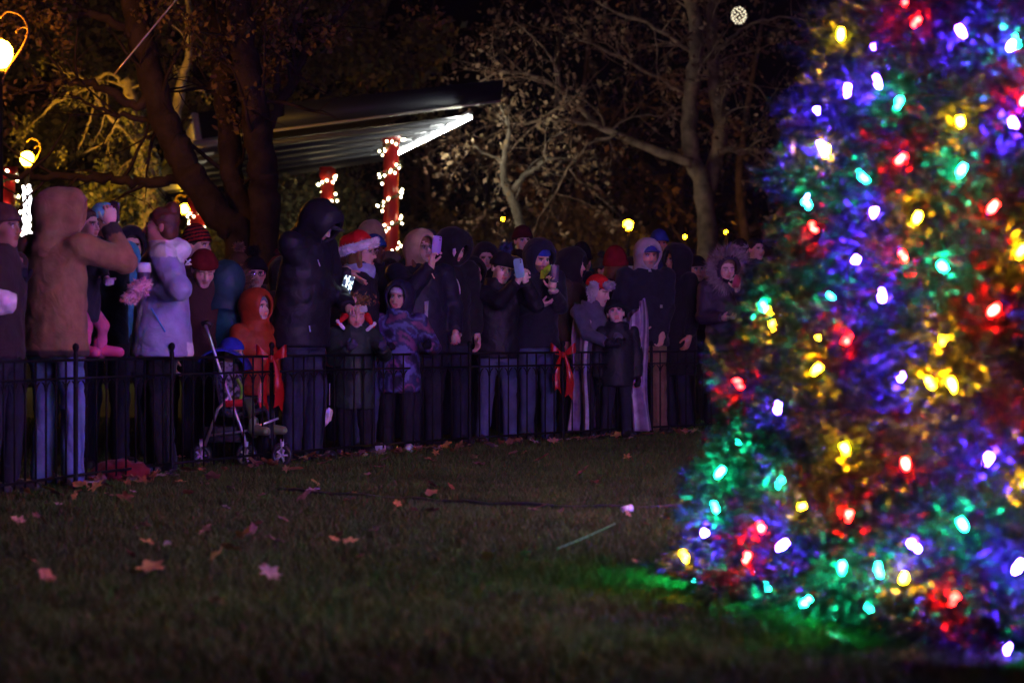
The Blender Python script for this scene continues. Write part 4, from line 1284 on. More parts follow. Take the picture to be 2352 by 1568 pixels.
while len(BULBS) < 300 and tries < 40000:
    tries += 1
    z = TZ0 + 3.2 * rng.random() ** 1.2; th = rng.random() * 2 * np.pi
    rr = float(tree_r(z))
    fr = (math.cos(th) * TC[0] + math.sin(th) * TC[1]) / np.linalg.norm(TC)     # < 0 faces the lawn in front
    seen = fr < .30 and z < 2.4
    if seen and nseen > 22: continue
    dpt = rng.uniform(.10, .24) if seen else rng.uniform(-.03, .03)
    p = np.array([TC[0] + (rr - dpt) * math.cos(th), TC[1] + (rr - dpt) * math.sin(th), z])
    allb = np.array([b[1] for b in BULBS])
    if np.min(np.linalg.norm(allb - p, axis=1)) < .15: continue
    nseen += seen
    BULBS.append((order[len(BULBS) % 9], p))
def foliage():
    # one sprig: a twig with needles all round
    r = np.random.default_rng(5)
    NN = 30
    t = np.sort(r.random(NN)); a = r.random(NN) * 2 * np.pi
    L = .16
    base = np.stack([0 * t, 0 * t, t * L], 1)
    out = np.stack([np.cos(a), np.sin(a), .75 + .5 * t], 1); out /= np.linalg.norm(out, axis=1, keepdims=True)
    nl = (.046 + .022 * r.random(NN))[:, None] * (1.05 - .35 * t)[:, None]
    sd = np.cross(out, r.normal(0, 1, (NN, 3))); sd /= np.linalg.norm(sd, axis=1, keepdims=True)
    w = .0034
    sp = np.stack([base - sd * w * .6, base + sd * w * .6, base + out * nl * .62 + sd * w, base + out * nl, base + out * nl * .62 - sd * w], 1)   # slim blade
    S = sp.reshape(-1, 3)
    fq = np.array([[0, 1, 2, 4]]); ft = np.array([[4, 2, 3]])
    k = np.arange(NN)[:, None, None] * 5
    SQ = (fq[None] + k).reshape(-1, 4); ST = (ft[None] + k).reshape(-1, 3)
    # where the sprigs grow
    zs, ts = [], []
    fdir = math.atan2(-TC[1], -TC[0])                      # towards the viewers on the lawn
    for n_, z0_, z1_, t0, t1 in ((4300, .03, 2.7, fdir - 1.75, fdir + 1.45), (1500, .03, 2.7, fdir + 1.45, fdir + 4.53), (1300, 2.7, TA - .15, 0, 6.283), (700, .03, .13, fdir - 1.75, fdir + 1.45)):
        u = rng.random(n_)
        r0_, r1_ = float(tree_r(z0_ + .15)), float(tree_r(z1_))
        rr_ = np.sqrt(r1_ ** 2 + u * (r0_ ** 2 - r1_ ** 2))
        zs.append((np.clip(TZ0 + (1 - rr_ / TR) * (TA - TZ0) - .10 * (rng.random(n_) < .3), .04, TA - .1) if z1_ > .2 else rng.uniform(.04, .16, n_))); ts.append(t0 + (t1 - t0) * rng.random(n_))
    z = np.concatenate(zs); th = np.concatenate(ts); N = len(z)
    # tiers: branches fan out in whorls
    tier = .19 * (np.abs(((z / .26 + .15 * np.sin(th * 3)) % 1) - .5) * 2) + .06 * np.sin(th * 11 + z * 5)
    dep = np.abs(rng.normal(0, .12, N)) + tier
    rr = np.maximum(tree_r(z) + .075 - dep, .02)
    pos = np.stack([rr * np.cos(th), rr * np.sin(th), z], 1)
    d = np.stack([np.cos(th), np.sin(th), np.full(N, .10)], 1) + rng.normal(0, .42, (N, 3)); d /= np.linalg.norm(d, axis=1, keepdims=True)
    pos = pos - d * .13
    # the strings are tied to twigs: sprigs close round every bulb in the lower tree
    bp = np.array([b[1] for b in BULBS if .17 < b[1][2] < 2.7]) - [TC[0], TC[1], 0]
    kk = 10
    bq = np.repeat(bp, kk, 0); n2 = len(bq)
    ra = np.stack([bq[:, 0], bq[:, 1], 0 * bq[:, 0]], 1); ra /= np.linalg.norm(ra, axis=1, keepdims=True)
    lat = rng.normal(0, 1, (n2, 3)); lat -= ra * (lat * ra).sum(1, keepdims=True); lat /= np.linalg.norm(lat, axis=1, keepdims=True)
    p2 = bq - ra * rng.uniform(.05, .12, (n2, 1)) + lat * rng.uniform(.022, .075, (n2, 1))
    d2 = ra * .9 + lat * rng.uniform(.05, .6, (n2, 1)) + rng.normal(0, .2, (n2, 3)); d2 /= np.linalg.norm(d2, axis=1, keepdims=True)
    th = np.concatenate([th, np.arctan2(p2[:, 1], p2[:, 0])]); z = np.concatenate([z, p2[:, 2]]); rr = np.concatenate([rr, np.hypot(p2[:, 0], p2[:, 1])])
    pos = np.vstack([pos, p2]); d = np.vstack([d, d2]); N = len(pos)
    u = np.cross(d, rng.normal(0, 1, (N, 3))); u /= np.linalg.norm(u, axis=1, keepdims=True); v = np.cross(d, u)
    sc = rng.uniform(.75, 1.25, N)
    Mx = np.stack([u, v, d], 1) * sc[:, None, None]        # rows
    V = np.einsum('ij,njk->nik', S, Mx) + pos[:, None]
    V[..., 2] = np.maximum(V[..., 2], .012)
    ns = len(S)
    o = (np.arange(N) * ns)[:, None, None]
    Q = (SQ[None] + o).reshape(-1, 4); T = (ST[None] + o).reshape(-1, 3)
    c = np.repeat((np.array([.0085, .0165, .0135])[None] * rng.uniform(.7, 1.5, N)[:, None]), ns, 0)
    f = mk('foliage', V.reshape(-1, 3), [Q, T], 'needle', xt, c, smooth=False)
    f['kind'] = 'stuff'
    # twigs carrying the sprigs
    mb = MB()
    for i in range(0, N, 3):
        if z[i] < 2.8:
            mb.tube([[rr[i] * .25 * math.cos(th[i]), rr[i] * .25 * math.sin(th[i]), z[i] + .08], pos[i], pos[i] + d[i] * .14], [.008, .005, .002], 3, (.05, .035, .02), cap=False)
    b = mb.build('branches', 'bark', xt); b['kind'] = 'stuff'
foliage()
for i, (k, p) in enumerate(BULBS):
    o = inst('bulb', BM[k][0], xt, p - [TC[0], TC[1], 0], (rng.uniform(-.9, .9), rng.uniform(-.9, .9), rng.random() * 6))
    inst('socket', SOCK, o)
# the remaining bulbs of the strings
for k in BC:
    mb = MB()
    vv, qq = lathe([(0, -.018), (.0082, -.006), (.007, .015), (0, .02)], 4)
    n = 0
    while n < dict(b=200, r=140, g=100, a=110)[k]:
        z = TZ0 + .1 + 6.5 * rng.random() ** 1.3; th = rng.random() * 2 * np.pi
        fr = (math.cos(th) * TC[0] + math.sin(th) * TC[1]) / np.linalg.norm(TC)
        if fr < .30 and z < 2.5: continue
        rr = float(tree_r(z)) + .01
        mb.add(vv + [rr * math.cos(th), rr * math.sin(th), z], qq); n += 1
    o = mb.build('bulb_string', BM[k][1], xt); o['kind'] = 'stuff'
# ------------------------------------------------------------------ the crowd
def noisecol(V, sc, cols, seed=0):
    x, y, z = (V * sc).T
    n = np.sin(x * 3 + 2 * np.sin(z * 2.3 + seed)) + np.sin(z * 3.7 + 2 * np.sin(y * 2.1 + x)) + .8 * np.sin(y * 5 - x * 4 + z)
    i = np.clip(((n + 2.4) / 4.8 * len(cols)).astype(int), 0, len(cols) - 1)
    return np.asarray(cols, float)[i]
def hood(col, **k): return ('hood', dict(col=col, **k))

def phone(px, py, D, label, col, w=.075, h=.15, rot=(0, 0, 0), screen=None, group='phones held up to film', case='plastic'):
    root = empty('phone', P(px, py, D)); root.rotation_euler = tuple(rad(v) for v in rot)
    tag(root, label, 'phone', group)
    def f(p):
        q = np.abs(p) - np.array([w / 2 - .012, .0045 - .003, h / 2 - .012])
        return np.linalg.norm(np.maximum(q, 0), axis=1) + np.minimum(q.max(1), 0) - np.where(True, .0065, 0)
    # rounded slab
    t = np.linspace(0, 2 * np.pi, 32, endpoint=False)
    ex = 2 / 5
    ox = np.sign(np.cos(t)) * np.abs(np.cos(t)) ** ex * w / 2; oz = np.sign(np.sin(t)) * np.abs(np.sin(t)) ** ex * h / 2
    rows = [(-.0045, .96), (-.0035, 1.), (.0035, 1.), (.0045, .96)]
    V = np.vstack([np.stack([ox * s, 0 * t + y, oz * s], 1) for y, s in rows] + [[[0, -.0045, 0], [0, .0045, 0]]])
    n = 32; i = np.arange(n); j = (i + 1) % n
    Q = np.vstack([np.stack([k * n + i, k * n + j, (k + 1) * n + j, (k + 1) * n + i], 1) for k in range(3)])
    T = np.vstack([np.stack([j, i, np.full(n, 4 * n)], 1), np.stack([3 * n + i, 3 * n + j, np.full(n, 4 * n + 1)], 1)])
    mk('case', V, [Q, T], case, root, col, smooth=False)
    sm = SCREEN if screen is None else screen
    v, q = box((0, .0052, 0), (w * .9, .0008, h * .93)); mk('screen', v, q, sm, root, None, smooth=False)
    vv, qq = lathe([(0, -.002), (.006, -.002), (.006, .001), (0, .001)], 10)
    vv = np.stack([vv[:, 0], vv[:, 2], vv[:, 1]], 1)
    for dz in (0, -.018): mk('lens', vv + [w * .28 if dz == 0 or True else 0, -.0055, h * .40 + dz], qq, 'plastic', root, (.02, .02, .03))
    return root

def screen_mat(name, strength, picture=False):
    m, n, b = new_mat(name)
    b.inputs['Roughness'].default_value = .15
    b.inputs['Base Color'].default_value = (.02, .02, .02, 1)
    b.inputs['Emission Strength'].default_value = strength
    tc = n.nodes.new('ShaderNodeTexCoord'); v = n.nodes.new('ShaderNodeTexVoronoi'); v.inputs['Scale'].default_value = 6.
    n.links.new(tc.outputs['Generated'], v.inputs['Vector'])
    r = n.nodes.new('ShaderNodeValToRGB'); e = r.color_ramp.elements
    e[0].position = .35; e[0].color = (.02, .03, .08, 1); e[1].position = .7; e[1].color = (.75, .9, .9, 1)
    n.links.new(v.outputs['Color'], r.inputs[0]); n.links.new(r.outputs[0], b.inputs['Emission Color'])
    return m
SCREEN = screen_mat('phone_screen', 1.2)
DK = (.020, .020, .026)

# --- far left, half out of the picture
person('person in dark coat and brown knit hat at the lamp post, cut by the picture edge' if False else 'person in a dark coat and brown knit hat standing left of the tan jacket', 2, 462, 13.75, 70, hat=.03, coat=(.03, .018, .018), gear=[('hair', dict(col=(.06, .03, .02))), ('beanie', dict(col=(.07, .035, .03)))], skin=(.36, .18, .12), LA=(44, 650, .1), hands=('relax', 'fist'), glove=(.02, .02, .03), hairc=(.05, .03, .02))
def ftote(p): return smax(ell(p, (0, 0, 0), (.13, .09, .10)) + wrinkle(p, .012, 1, 1.4), -(p[:, 2] + .09), .01)
V, F = nets(lambda p: ftote(p / .8) * .8, (-.2, -.15, -.15), (.2, .15, .15), .013)
o = mk('tote_bag', V, F, 'fabric', None, (.68, .62, .66)); o.location = tuple(P(-2, 694, 13.45)); tag(o, 'pale cloth tote bag held against the dark coat', 'bag')

# --- man in tan hooded work jacket, from behind
TAN = (.26, .145, .065)
def tanfn(n, V): 
    c = np.tile(np.array(TAN), (len(V), 1)); c[n[:, 2] < .468] = (.05, .035, .03); return c
_, q = person('man in a tan hooded work jacket seen from behind, raising a phone', 128, 434, 14.35, 150, hat=.035, coat=TAN, coatfn=tanfn, hem=.445, fat=1.22, cm='fabric', cuff=(.03, .022, .025), trou=(.16, .22, .40), shoe=(.12, .09, .06),
       gear=[('hair', dict(col=(.05, .03, .02))), hood(TAN, s=1.10, deep=.045, wide=1.05)], RA=(252, 520, .12), LA=(190, 640, .35), hands=('grip', 'relax'), head=(-58, 2, 0), vox=.015, hdir=((.05, .0, 1), None))
phone(264, 487, 14.50, 'dark phone held up by the man in the tan jacket', (.05, .03, .06), rot=(8, 10, -35), w=.07, h=.13)
# --- toddler on his arm
zt = float(P(0, 760, 14.75)[2])
lg = [(np.array([sx * .06, 0, .24]), np.array([sx * .08, -.07, .15]), np.array([sx * .085, -.05, .0])) for sx in (-1, 1)]
person('toddler in dark coat and pink boots carried by the man in tan', 196, 456, 14.72, 62, hat=.012, z0=zt - .12, h=.86, child=True, hs=.9, coat=(.016, .018, .03), hem=.20, fat=1.1, trou=(.5, .10, .22), shoe=(.75, .10, .28), gear=[('hair', dict(col=(.045, .02, .012)))], hairc=(.04, .02, .012),
       legs=lg, RA=None, LA=(245, 640, -.1), glove=(.75, .5, .62), hands=('fist', 'fist'), vox=.014, tm='fabric')
# --- behind them
person('person in pale blue beanie and bright blue sleeves behind the toddler', 238, 462, 16.4, 30, hat=.03, coat=(.02, .12, .18), coatfn=lambda n, V: np.where((np.abs(n[:, 0]) > .15)[:, None], np.array([[.05, .30, .45]]), np.array([[.012, .03, .03]])), gear=[('hair', dict(col=(.06, .03, .02))), ('beanie', dict(col=(.22, .55, .68)))], skin=(.38, .18, .12), vox=.02)
# --- woman with the bun, lavender jacket
WHT = np.array([.84, .83, .86]); GB = np.array([.33, .33, .52]); CRM = np.array([.58, .52, .46])
def lavfn(n, V):
    c = np.tile(WHT, (len(V), 1))
    x, y, z = np.abs(n[:, 0]), n[:, 1], n[:, 2]
    c[z > .80] = CRM
    c[(z > .80) & (y > .02)] = WHT
    slv = (x > .158)
    c[slv & (z < .815)] = GB
    c[(y > .035) & (z < .80) & (z > .50 + .5 * np.maximum(0, .12 - y))] = GB
    return c
_, q = person('woman with reddish bun in a white and blue-grey ski jacket, facing left', 372, 457, 15.65, -82, hat=.065, coatfn=lavfn, cm='nylon', hem=.445, fat=1.38, flare=1.10, trou=(.022, .022, .03), tm='fabric', shoe=(.02, .02, .02), hood=True,
       gear=[('bun', dict(col=(.10, .035, .018)))], skin=(.42, .20, .14), LA=(352, 672, -.18), RA=(325, 690, .05), hands=('grip', 'grip'), glove=None, head=(-6, -3, 0), vox=.014, hairc=(.08, .03, .015))
# hood lining and logo on the sleeve
def patch(pts, D, name, col, parent_none_label=None, cat=None, par=None, mat='fabric'):
    V = np.array([P(a, b, D) for a, b in pts]); c = V.mean(0)
    V2 = np.vstack([V - c, V - c + [0, .004, 0]]); n = len(V)
    F = [np.array([list(range(n))[::-1]]), np.array([[i, (i + 1) % n, n + (i + 1) % n, n + i] for i in range(n)])]
    o = mk(name, V2, F, mat, None, col, smooth=False)
    if par is not None:
        o.parent = par; o.matrix_local = (Matrix.Translation(par.location) @ Matrix.Rotation(par.rotation_euler[2], 4, 'Z')).inverted() @ Matrix.Translation(Vector(c))
    else: o.location = tuple(c)
    return o
LAV = _
def surf_D(q, px, py, off=.012):
    """distance of the coat surface along a sight line"""
    V = q['V']; ca, sa = math.cos(q['a']), math.sin(q['a'])
    w = np.stack([ca * V[:, 0] - sa * V[:, 1], sa * V[:, 0] + ca * V[:, 1], V[:, 2]], 1) + q['loc']
    u = w[:, 0] / w[:, 1] * K + 1176; v = 770 - (w[:, 2] - H) / w[:, 1] * K
    m = (np.abs(u - px) < 9) & (np.abs(v - py) < 9)
    return float(w[m, 1].min()) - off if m.any() else q['loc'][1] - .2
for seg in ([(424, 596), (436, 607), (438, 605), (426, 594)], [(437, 594), (425, 606), (427, 608), (439, 597)], [(425, 607), (440, 605), (440, 608), (425, 610)]):
    patch(seg, surf_D(q, 432, 602), 'sleeve_logo', (.8, .8, .85), par=LAV)
patch([(345, 708), (378, 763), (381, 761), (349, 707)], surf_D(q, 362, 735), 'zip_strip', (.10, .30, .62), par=LAV)
cw = P(330, 640, 15.32)
root = empty('travel_mug', cw); tag(root, 'steel travel mug with white lid in a pink fluffy mitten', 'mug')
V, Q = lathe([(0, -.07), (.034, -.07), (.042, .045), (0, .045)], 16); mk('cup', V, Q, 'metal', root, (.25, .2, .3))
V, Q = lathe([(0, .04), (.047, .04), (.048, .078), (.044, .082), (.044, .098), (.046, .10), (0, .10)], 16); mk('lid', V, Q, 'plastic', root, (.72, .7, .74))
def fmit(p): return smin(smin(ell(p, (0, 0, 0), (.06, .045, .05)), ell(p, (-.05, 0, -.055), (.055, .04, .035)), .02), ell(p, (.035, 0, .03), (.035, .03, .03)), .02) + wrinkle(p, .006, 1, 3)
V, F = nets(fmit, (-.13, -.08, -.12), (.12, .08, .09), .008)
sel = rng.choice(len(V), 500); dv = V[sel] / np.linalg.norm(V[sel], axis=1, keepdims=True)
v2, f2, sh = blades(V[sel], dv, .02, .0035, 3, .5, 8)
root = empty('fluffy_mitten', P(320, 664, 15.22)); tag(root, 'pink fluffy mitten on the hand with the travel mug', 'mitten')
mk('shell', V, F, 'wool', root, (.78, .40, .52)); mk('fluff', v2, f2, 'fur', root, np.array([[.8, .45, .58]]) * sh[:, None], smooth=False)
# --- second row behind stroller
STR = lambda v: np.where((np.sin((v[:, 2] + .25 * v[:, 1]) * 210) > 0)[:, None], np.array([[.30, .025, .02]]), np.array([[.018, .01, .012]]))
person('person in red and black striped beanie behind the ski jacket woman', 452, 520, 18.3, 60, hat=.03, coat=(.04, .015, .015), gear=[('hair', dict(col=(.06, .03, .02))), ('beanie', dict(col=(1, 1, 1), fn=STR, tall=.02))], vox=.022)
person('person in plain dark red beanie looking down beside the teal coat', 462, 562, 17.3, 20, hat=.03, head=(0, 28, 0), coat=(.05, .02, .02), gear=[('hair', dict(col=(.05, .02, .015))), ('beanie', dict(col=(.13, .012, .014)))], closed=True, vox=.022)
person('person in a teal coat with dark brown fur hood next to the stroller', 520, 590, 17.35, 160, hat=.05, coat=(.012, .085, .12), hem=.36, puff=.008, cm='nylon', fat=1.1, gear=[('hair', dict(col=(.04, .02, .012))), hood((.02, .06, .08), s=1.08), ('furring', dict(col=(.11, .06, .035), len=.075, r=1.08))], head=(20, 20, 0), vox=.018)
person('smiling person in black bobble beanie and glasses behind the orange hood child', 585, 566, 18.9, 15, hat=.10, coat=(.03, .018, .016), gear=[('hair', dict(col=(.03, .015, .01))), ('beanie', dict(col=(.012, .012, .018))), ('pom', dict(col=(.012, .012, .016), at=(0, .03, .18))), ('glasses', dict(col=(.08, .08, .1)))], vox=.022)
person('person with fawn bobble hat half hidden by the black bobble beanie', 549, 560, 20.5, 10, hat=.09, coat=(.03, .02, .02), gear=[('hair', dict(col=(.06, .03, .02))), ('beanie', dict(col=(.10, .06, .035))), ('pom', dict(col=(.25, .15, .09)))], vox=.028)
# --- child in orange hooded jacket
ORA = (.33, .042, .011)
person('child in an orange hooded jacket and grey knit cap beside the stroller', 588, 663, 17.15, 42, hat=.03, child=True, coat=ORA, hem=.40, cm='nylon', puff=.006, fat=1.15, trou=(.015, .015, .02), gear=[('balaclava', dict(col=(.16, .22, .24))), hood(ORA, s=1.03, wide=1.05)], LA=None, vox=.014, glove=(.3, .05, .02), hands=('fist', 'fist'), head=(12, -4, 0))
# --- the big man in the dark hood
_, q = person('tall man in a black hooded jacket and cap bent over his phone', 690, 446, 17.35, 62, h=1.86, coat=(.013, .013, .019), hem=.44, fat=1.34, cm='nylon', trou=(.030, .034, .06), shoe=(.02, .02, .02), lean=7, head=(0, 36, 0),
       gear=[('hair', dict(col=(.03, .02, .015))), ('cap', dict(col=(.014, .014, .022))), hood((.013, .013, .019), s=1.14, deep=.02, wide=1.04)], beard=(.05, .03, .02), LA=(800, 705, -.02), RA=(795, 700, .12), hands=('grip', 'grip'), vox=.014, closed=True)
patch([(729, 597), (734, 612), (736, 611), (731, 596)], surf_D(q, 732, 604), 'zip_pull', (.5, .5, .55), par=_)
patch([(709, 748), (711, 762), (714, 762), (712, 748)], surf_D(q, 711, 755), 'zip_pull', (.5, .5, .55), par=_)
PIC = screen_mat('phone_picture', 2.4)
phone(797, 655, 17.45, 'phone with bright screen in the hands of the black hood man', (.02, .02, .02), rot=(-14, -12, 205), w=.085, h=.155, screen=PIC)
# --- woman in santa hat
_, q = person('woman in a red sequin Santa hat and glasses pointing at the phone', 826, 521, 18.45, 72, hat=.075, coat=(.016, .015, .022), puff=.008, cm='nylon', fat=1.08, trou=(.05, .06, .11), head=(4, 2, -6),
       gear=[('long', dict(col=(.16, .08, .03))), ('santa', dict(col=(.55, .012, .015), col2=(.8, .8, .82), mat='ribbon')), ('pom', dict(col=(.85, .85, .85), r=.034, at=(-.03, .15, .005))), ('glasses', dict(col=(.3, .25, .2))), ('scarf', dict(col=(.30, .34, .48)))],
       RA=(800, 622, -.28), hands=('flat', 'relax'), vox=.016, mouth='open', hdir=((.75, -.2, -.6), None))
person('person in tall beige hood standing in front of the red column', 852, 502, 22.0, 170, hat=.05, coat=(.10, .08, .06), gear=[hood((.34, .24, .15), s=1.05)], vox=.026)
person('dark person in shiny blue cap right behind the Santa hat', 858, 535, 20.2, 40, hat=.03, coat=(.02, .02, .03), skin=(.10, .05, .03), gear=[('hair', dict(col=(.01, .01, .01))), ('beanie', dict(col=(.03, .07, .26)))], vox=.026)
# --- child with elf hat
def elf(n, V): return np.tile(np.array([.022, .038, .030]), (len(V), 1))
_, q = person('child in dark green jacket with white furry elf hat and red ear flaps', 812, 676, 18.0, 6, hat=.03, child=True, coatfn=elf, hem=.30, cm='nylon', fat=1.18, trou=(.015, .015, .02), gear=[('hair', dict(col=(.10, .05, .025))), ('band', dict(col=(.72, .72, .76)))], glove=(.06, .06, .10), hands=('fist', 'fist'), head=(8, 14, 4), vox=.014, RA=(800, 800, -.25), LA=(880, 800, -.28), closed=True)
hr = _
hc = q['loc'] + np.array([0, 0, 0])
def headspace(o, q, V):
    return (np.asarray(V) * q['sc']) @ q['Rm'].T + q['Hc']
for sx in (-1, 1):
    def fe(p): return smax(cone(p, (sx * .09, -.02, -.01), (sx * .15, -.05, -.085), .032, .012), -(p[:, 2] + .2), .01)
    v, f = nets(fe, (-.2, -.13, -.13), (.2, .08, .06), .008)
    mk('ear_flap', headspace(hr, q, v), f, 'wool', hr, (.55, .02, .02))
    def fe2(p): return cone(p, (sx * .155, -.045, -.06), (sx * .10, -.05, -.115), .017, .015)
    v, f = nets(fe2, (-.2, -.13, -.16), (.2, .08, .0), .007)
    mk('ear_trim', headspace(hr, q, v), f, 'wool', hr, (.78, .76, .78))
t = np.random.default_rng(2).normal(0, 1, (200, 3)) * [.055, .04, .022] + [.0, .0, .125]
v, f, sh = blades(t, np.random.default_rng(4).normal(0, 1, (200, 3)), .03, .006, 4, .4, 3)
mk('curly_top', headspace(hr, q, v), f, 'fur', hr, np.array([[.28, .15, .06]]) * sh[:, None], smooth=False)
patch([(824, 746), (832, 746), (832, 748), (824, 748)], surf_D(q, 828, 747), 'chest_logo', (.6, .6, .65), par=hr)
# --- boy with white hat, patterned jacket
PAT = [(.012, .012, .03), (.05, .03, .12), (.10, .12, .30), (.03, .03, .09), (.16, .05, .14), (.02, .02, .05)]
person('laughing boy in purple patterned snow jacket and white knit hat', 916, 644, 18.55, -8, hat=.035, child=True, coatfn=lambda n, V: noisecol(V, 9, PAT), hem=.36, cm='nylon', fat=1.2, trou=(.014, .014, .02), shoe=(.5, .5, .6), mouth='open',
       gear=[('fringe', dict(col=(.12, .06, .03))) if False else ('hair', dict(col=(.14, .07, .03))), ('band', dict(col=(.62, .60, .66))), hood((.02, .018, .045), s=1.08, wide=1.15)], glove=(.012, .012, .02), hands=('fist', 'fist'), RA=(890, 800, -.22), LA=(985, 795, -.2), vox=.014, head=(-10, -6, 3))
# --- woman with tan hood and glasses
TH = (.50, .34, .20)
_, q = person('woman in tan hood and glasses filming with a purple phone', 966, 530, 19.1, 24, hat=.03, coat=(.016, .017, .030), hem=.45, fat=1.35, cm='nylon', trou=(.02, .02, .03), head=(14, -6, 0), hairc=(.16, .07, .025),
       gear=[('fringe', dict(col=(.22, .10, .04))), hood(TH, s=1.06, wide=1.12, mat='fabric'), ('glasses', dict(col=(.35, .3, .3)))], RA=(990, 612, -.36), LA=(1046, 762, -.02), hands=('grip', 'relax'), vox=.015, hdir=((.15, -.1, 1.), None))
patch([(975, 692), (984, 691), (982, 748), (975, 747)], surf_D(q, 979, 720), 'pocket_piping', (.42, .38, .42), par=_)
patch([(991, 629), (997, 640), (999, 639), (993, 627)], surf_D(q, 995, 634), 'zip_pull', (.6, .5, .35), par=_)
phone(1003, 562, 18.70, 'purple phone held up beside the tan hood', (.30, .16, .50), rot=(0, 6, 14), w=.074, h=.14)
_, q = person('person in black hooded sweatshirt with white drawstrings behind the purple phone', 1026, 524, 19.8, 20, hat=.03, coat=(.010, .010, .013), fat=1.2, gear=[('hair', dict(col=(.02, .012, .01))), hood((.010, .010, .013), s=1.15, deep=.03, wide=.9)], vox=.02, head=(30, 20, 0))
patch([(1040, 572), (1046, 570), (1048, 580), (1043, 590), (1039, 582)], 19.56, 'badge', (.6, .6, .62), par=_)
m = MB()
m.tube(smooth_line([P(1032, 628, 19.55), P(1050, 645, 19.52), P(1056, 670, 19.52), P(1048, 695, 19.52)], 14) - q['loc'], .007, 5, (.55, .52, .55))
o = m.build('drawstring', 'fabric', _); o.matrix_local = Matrix.Rotation(-q['a'], 4, 'Z')
# --- woman with dark bobble beanie
_, q = person('young woman in dark bobble beanie and jeans filming with a pale blue phone', 1142, 553, 20.0, 12, hat=.105, coat=(.012, .012, .017), hem=.45, fat=1.16, cm='nylon', trou=(.085, .105, .17), shoe=(.07, .02, .02), head=(10, 12, 10), skin=(.74, .48, .39), hairc=(.05, .02, .01),
       gear=[('hair', dict(col=(.05, .025, .015))), ('beanie', dict(col=(.02, .017, .022))), ('pom', dict(col=(.05, .06, .14), r=.05))], RA=(1188, 648, -.26), LA=(1208, 648, -.23), hands=('grip', 'grip'), vox=.015, hdir=((.4, -.1, .8), (-.2, -.1, .8)))
phone(1192, 616, 19.68, 'pale blue phone in both hands of the bobble beanie woman', (.26, .50, .58), rot=(0, -8, -12), w=.078, h=.16)
# --- man in navy hood with blue cap
_, q = person('man in navy hood over a bright blue cap holding a dark phone', 1232, 547, 20.55, 24, hat=.035, coat=(.013, .014, .024), fat=1.2, trou=(.06, .08, .14), head=(4, 18, 0), beard=(.12, .06, .03),
       gear=[('hair', dict(col=(.03, .02, .01))), ('band', dict(col=(.04, .07, .42))), hood((.014, .016, .030), s=1.12, wide=1.24)], LA=(1268, 668, -.28), RA=(1240, 700, -.2), hands=('relax', 'grip'), vox=.016, hdir=(None, (.05, -.1, 1)))
phone(1274, 628, 20.22, 'dark phone held by the man in the navy hood', (.04, .03, .05), rot=(0, 4, 8), w=.075, h=.15)
o = patch([(1242, 622), (1262, 606), (1268, 616), (1250, 640), (1240, 640)], surf_D(q, 1250, 628, .02), 'safety_collar', (.55, .75, .03), par=_)
def fball(p): return np.linalg.norm(p, axis=1) - .045 + wrinkle(p, .002, 1, 3)
V, F = nets(fball, (-.06,) * 3, (.06,) * 3, .009)
o = mk('cup_lid', V * [1, 1, .6], F, 'plastic', None, (.62, .5, .42)); o.location = tuple(P(1271, 668, 20.12)); tag(o, 'pale rounded cup lid held under the dark phone', 'cup lid')
# --- middle and far rows
person('person in maroon beanie and yellow safety vest rising behind the bobble beanie', 1200, 520, 24.0, 15, hat=.03, coat=(.42, .45, .02), gear=[('hair', dict(col=(.02, .012, .01))), ('beanie', dict(col=(.06, .012, .014), tall=.015)), ('scarf', dict(col=(.02, .015, .015)))], vox=.026)
person('person in a brown coat and black hood facing right behind the dark phone', 1312, 572, 21.6, 70, hat=.03, coat=(.05, .034, .018), hem=.30, fat=1.15, gear=[hood((.012, .010, .013), s=1.12), ('hair', dict(col=(.03, .02, .01)))], vox=.022)
person('person in a tall black hat among the crowd behind the trapper hat', 1337, 560, 23.8, 160, hat=.06, coat=(.012, .012, .016), gear=[('hair', dict(col=(.02, .01, .01))), ('beanie', dict(col=(.014, .014, .018), tall=.04))], vox=.028)
person('person in a grey brown knit beanie left of the white earmuffs', 1060, 566, 21.4, 10, hat=.03, coat=(.04, .02, .02), gear=[('hair', dict(col=(.04, .02, .01))), ('beanie', dict(col=(.09, .06, .05), tall=.02)), ('scarf', dict(col=(.04, .02, .03)))], vox=.026)
_, q = person('person with white earmuff band between brown beanie and black hood', 1098, 568, 23.6, 10, hat=.03, coat=(.03, .03, .035), gear=[('hair', dict(col=(.08, .04, .02))), ('band', dict(col=(.75, .78, .72)))], vox=.026)
person('person in a black hood just left of the dark bobble beanie', 1114, 558, 22.6, 10, hat=.035, coat=(.014, .014, .018), gear=[('hair', dict(col=(.02, .01, .01))), hood((.014, .013, .017), s=1.08)], vox=.026)
person('person in a black cap with white lettering below the orange knit hat', 893, 588, 21.0, 175, hat=.03, coat=(.02, .02, .025), gear=[('hair', dict(col=(.02, .01, .01))), ('cap', dict(col=(.015, .015, .02)))], vox=.028)
person('person in a bright orange knit hat at the foot of the red column', 896, 580, 24.5, 20, hat=.03, coat=(.03, .02, .02), gear=[('hair', dict(col=(.03, .02, .01))), ('beanie', dict(col=(.75, .10, .02)))], vox=.028)
person('person in a dark blue cap far behind the tan hood', 985, 524, 27.0, 10, hat=.03, coat=(.03, .03, .04), gear=[('hair', dict(col=(.03, .02, .01))), ('beanie', dict(col=(.10, .12, .13)))], vox=.03)
person('child on shoulders in pale pink coat far behind the tan hood', 962, 516, 30.0, 0, hat=.02, child=True, z0=1.05, h=1.15, hem=.2, coat=(.75, .42, .34), gear=[('hair', dict(col=(.12, .06, .03)))], vox=.03)
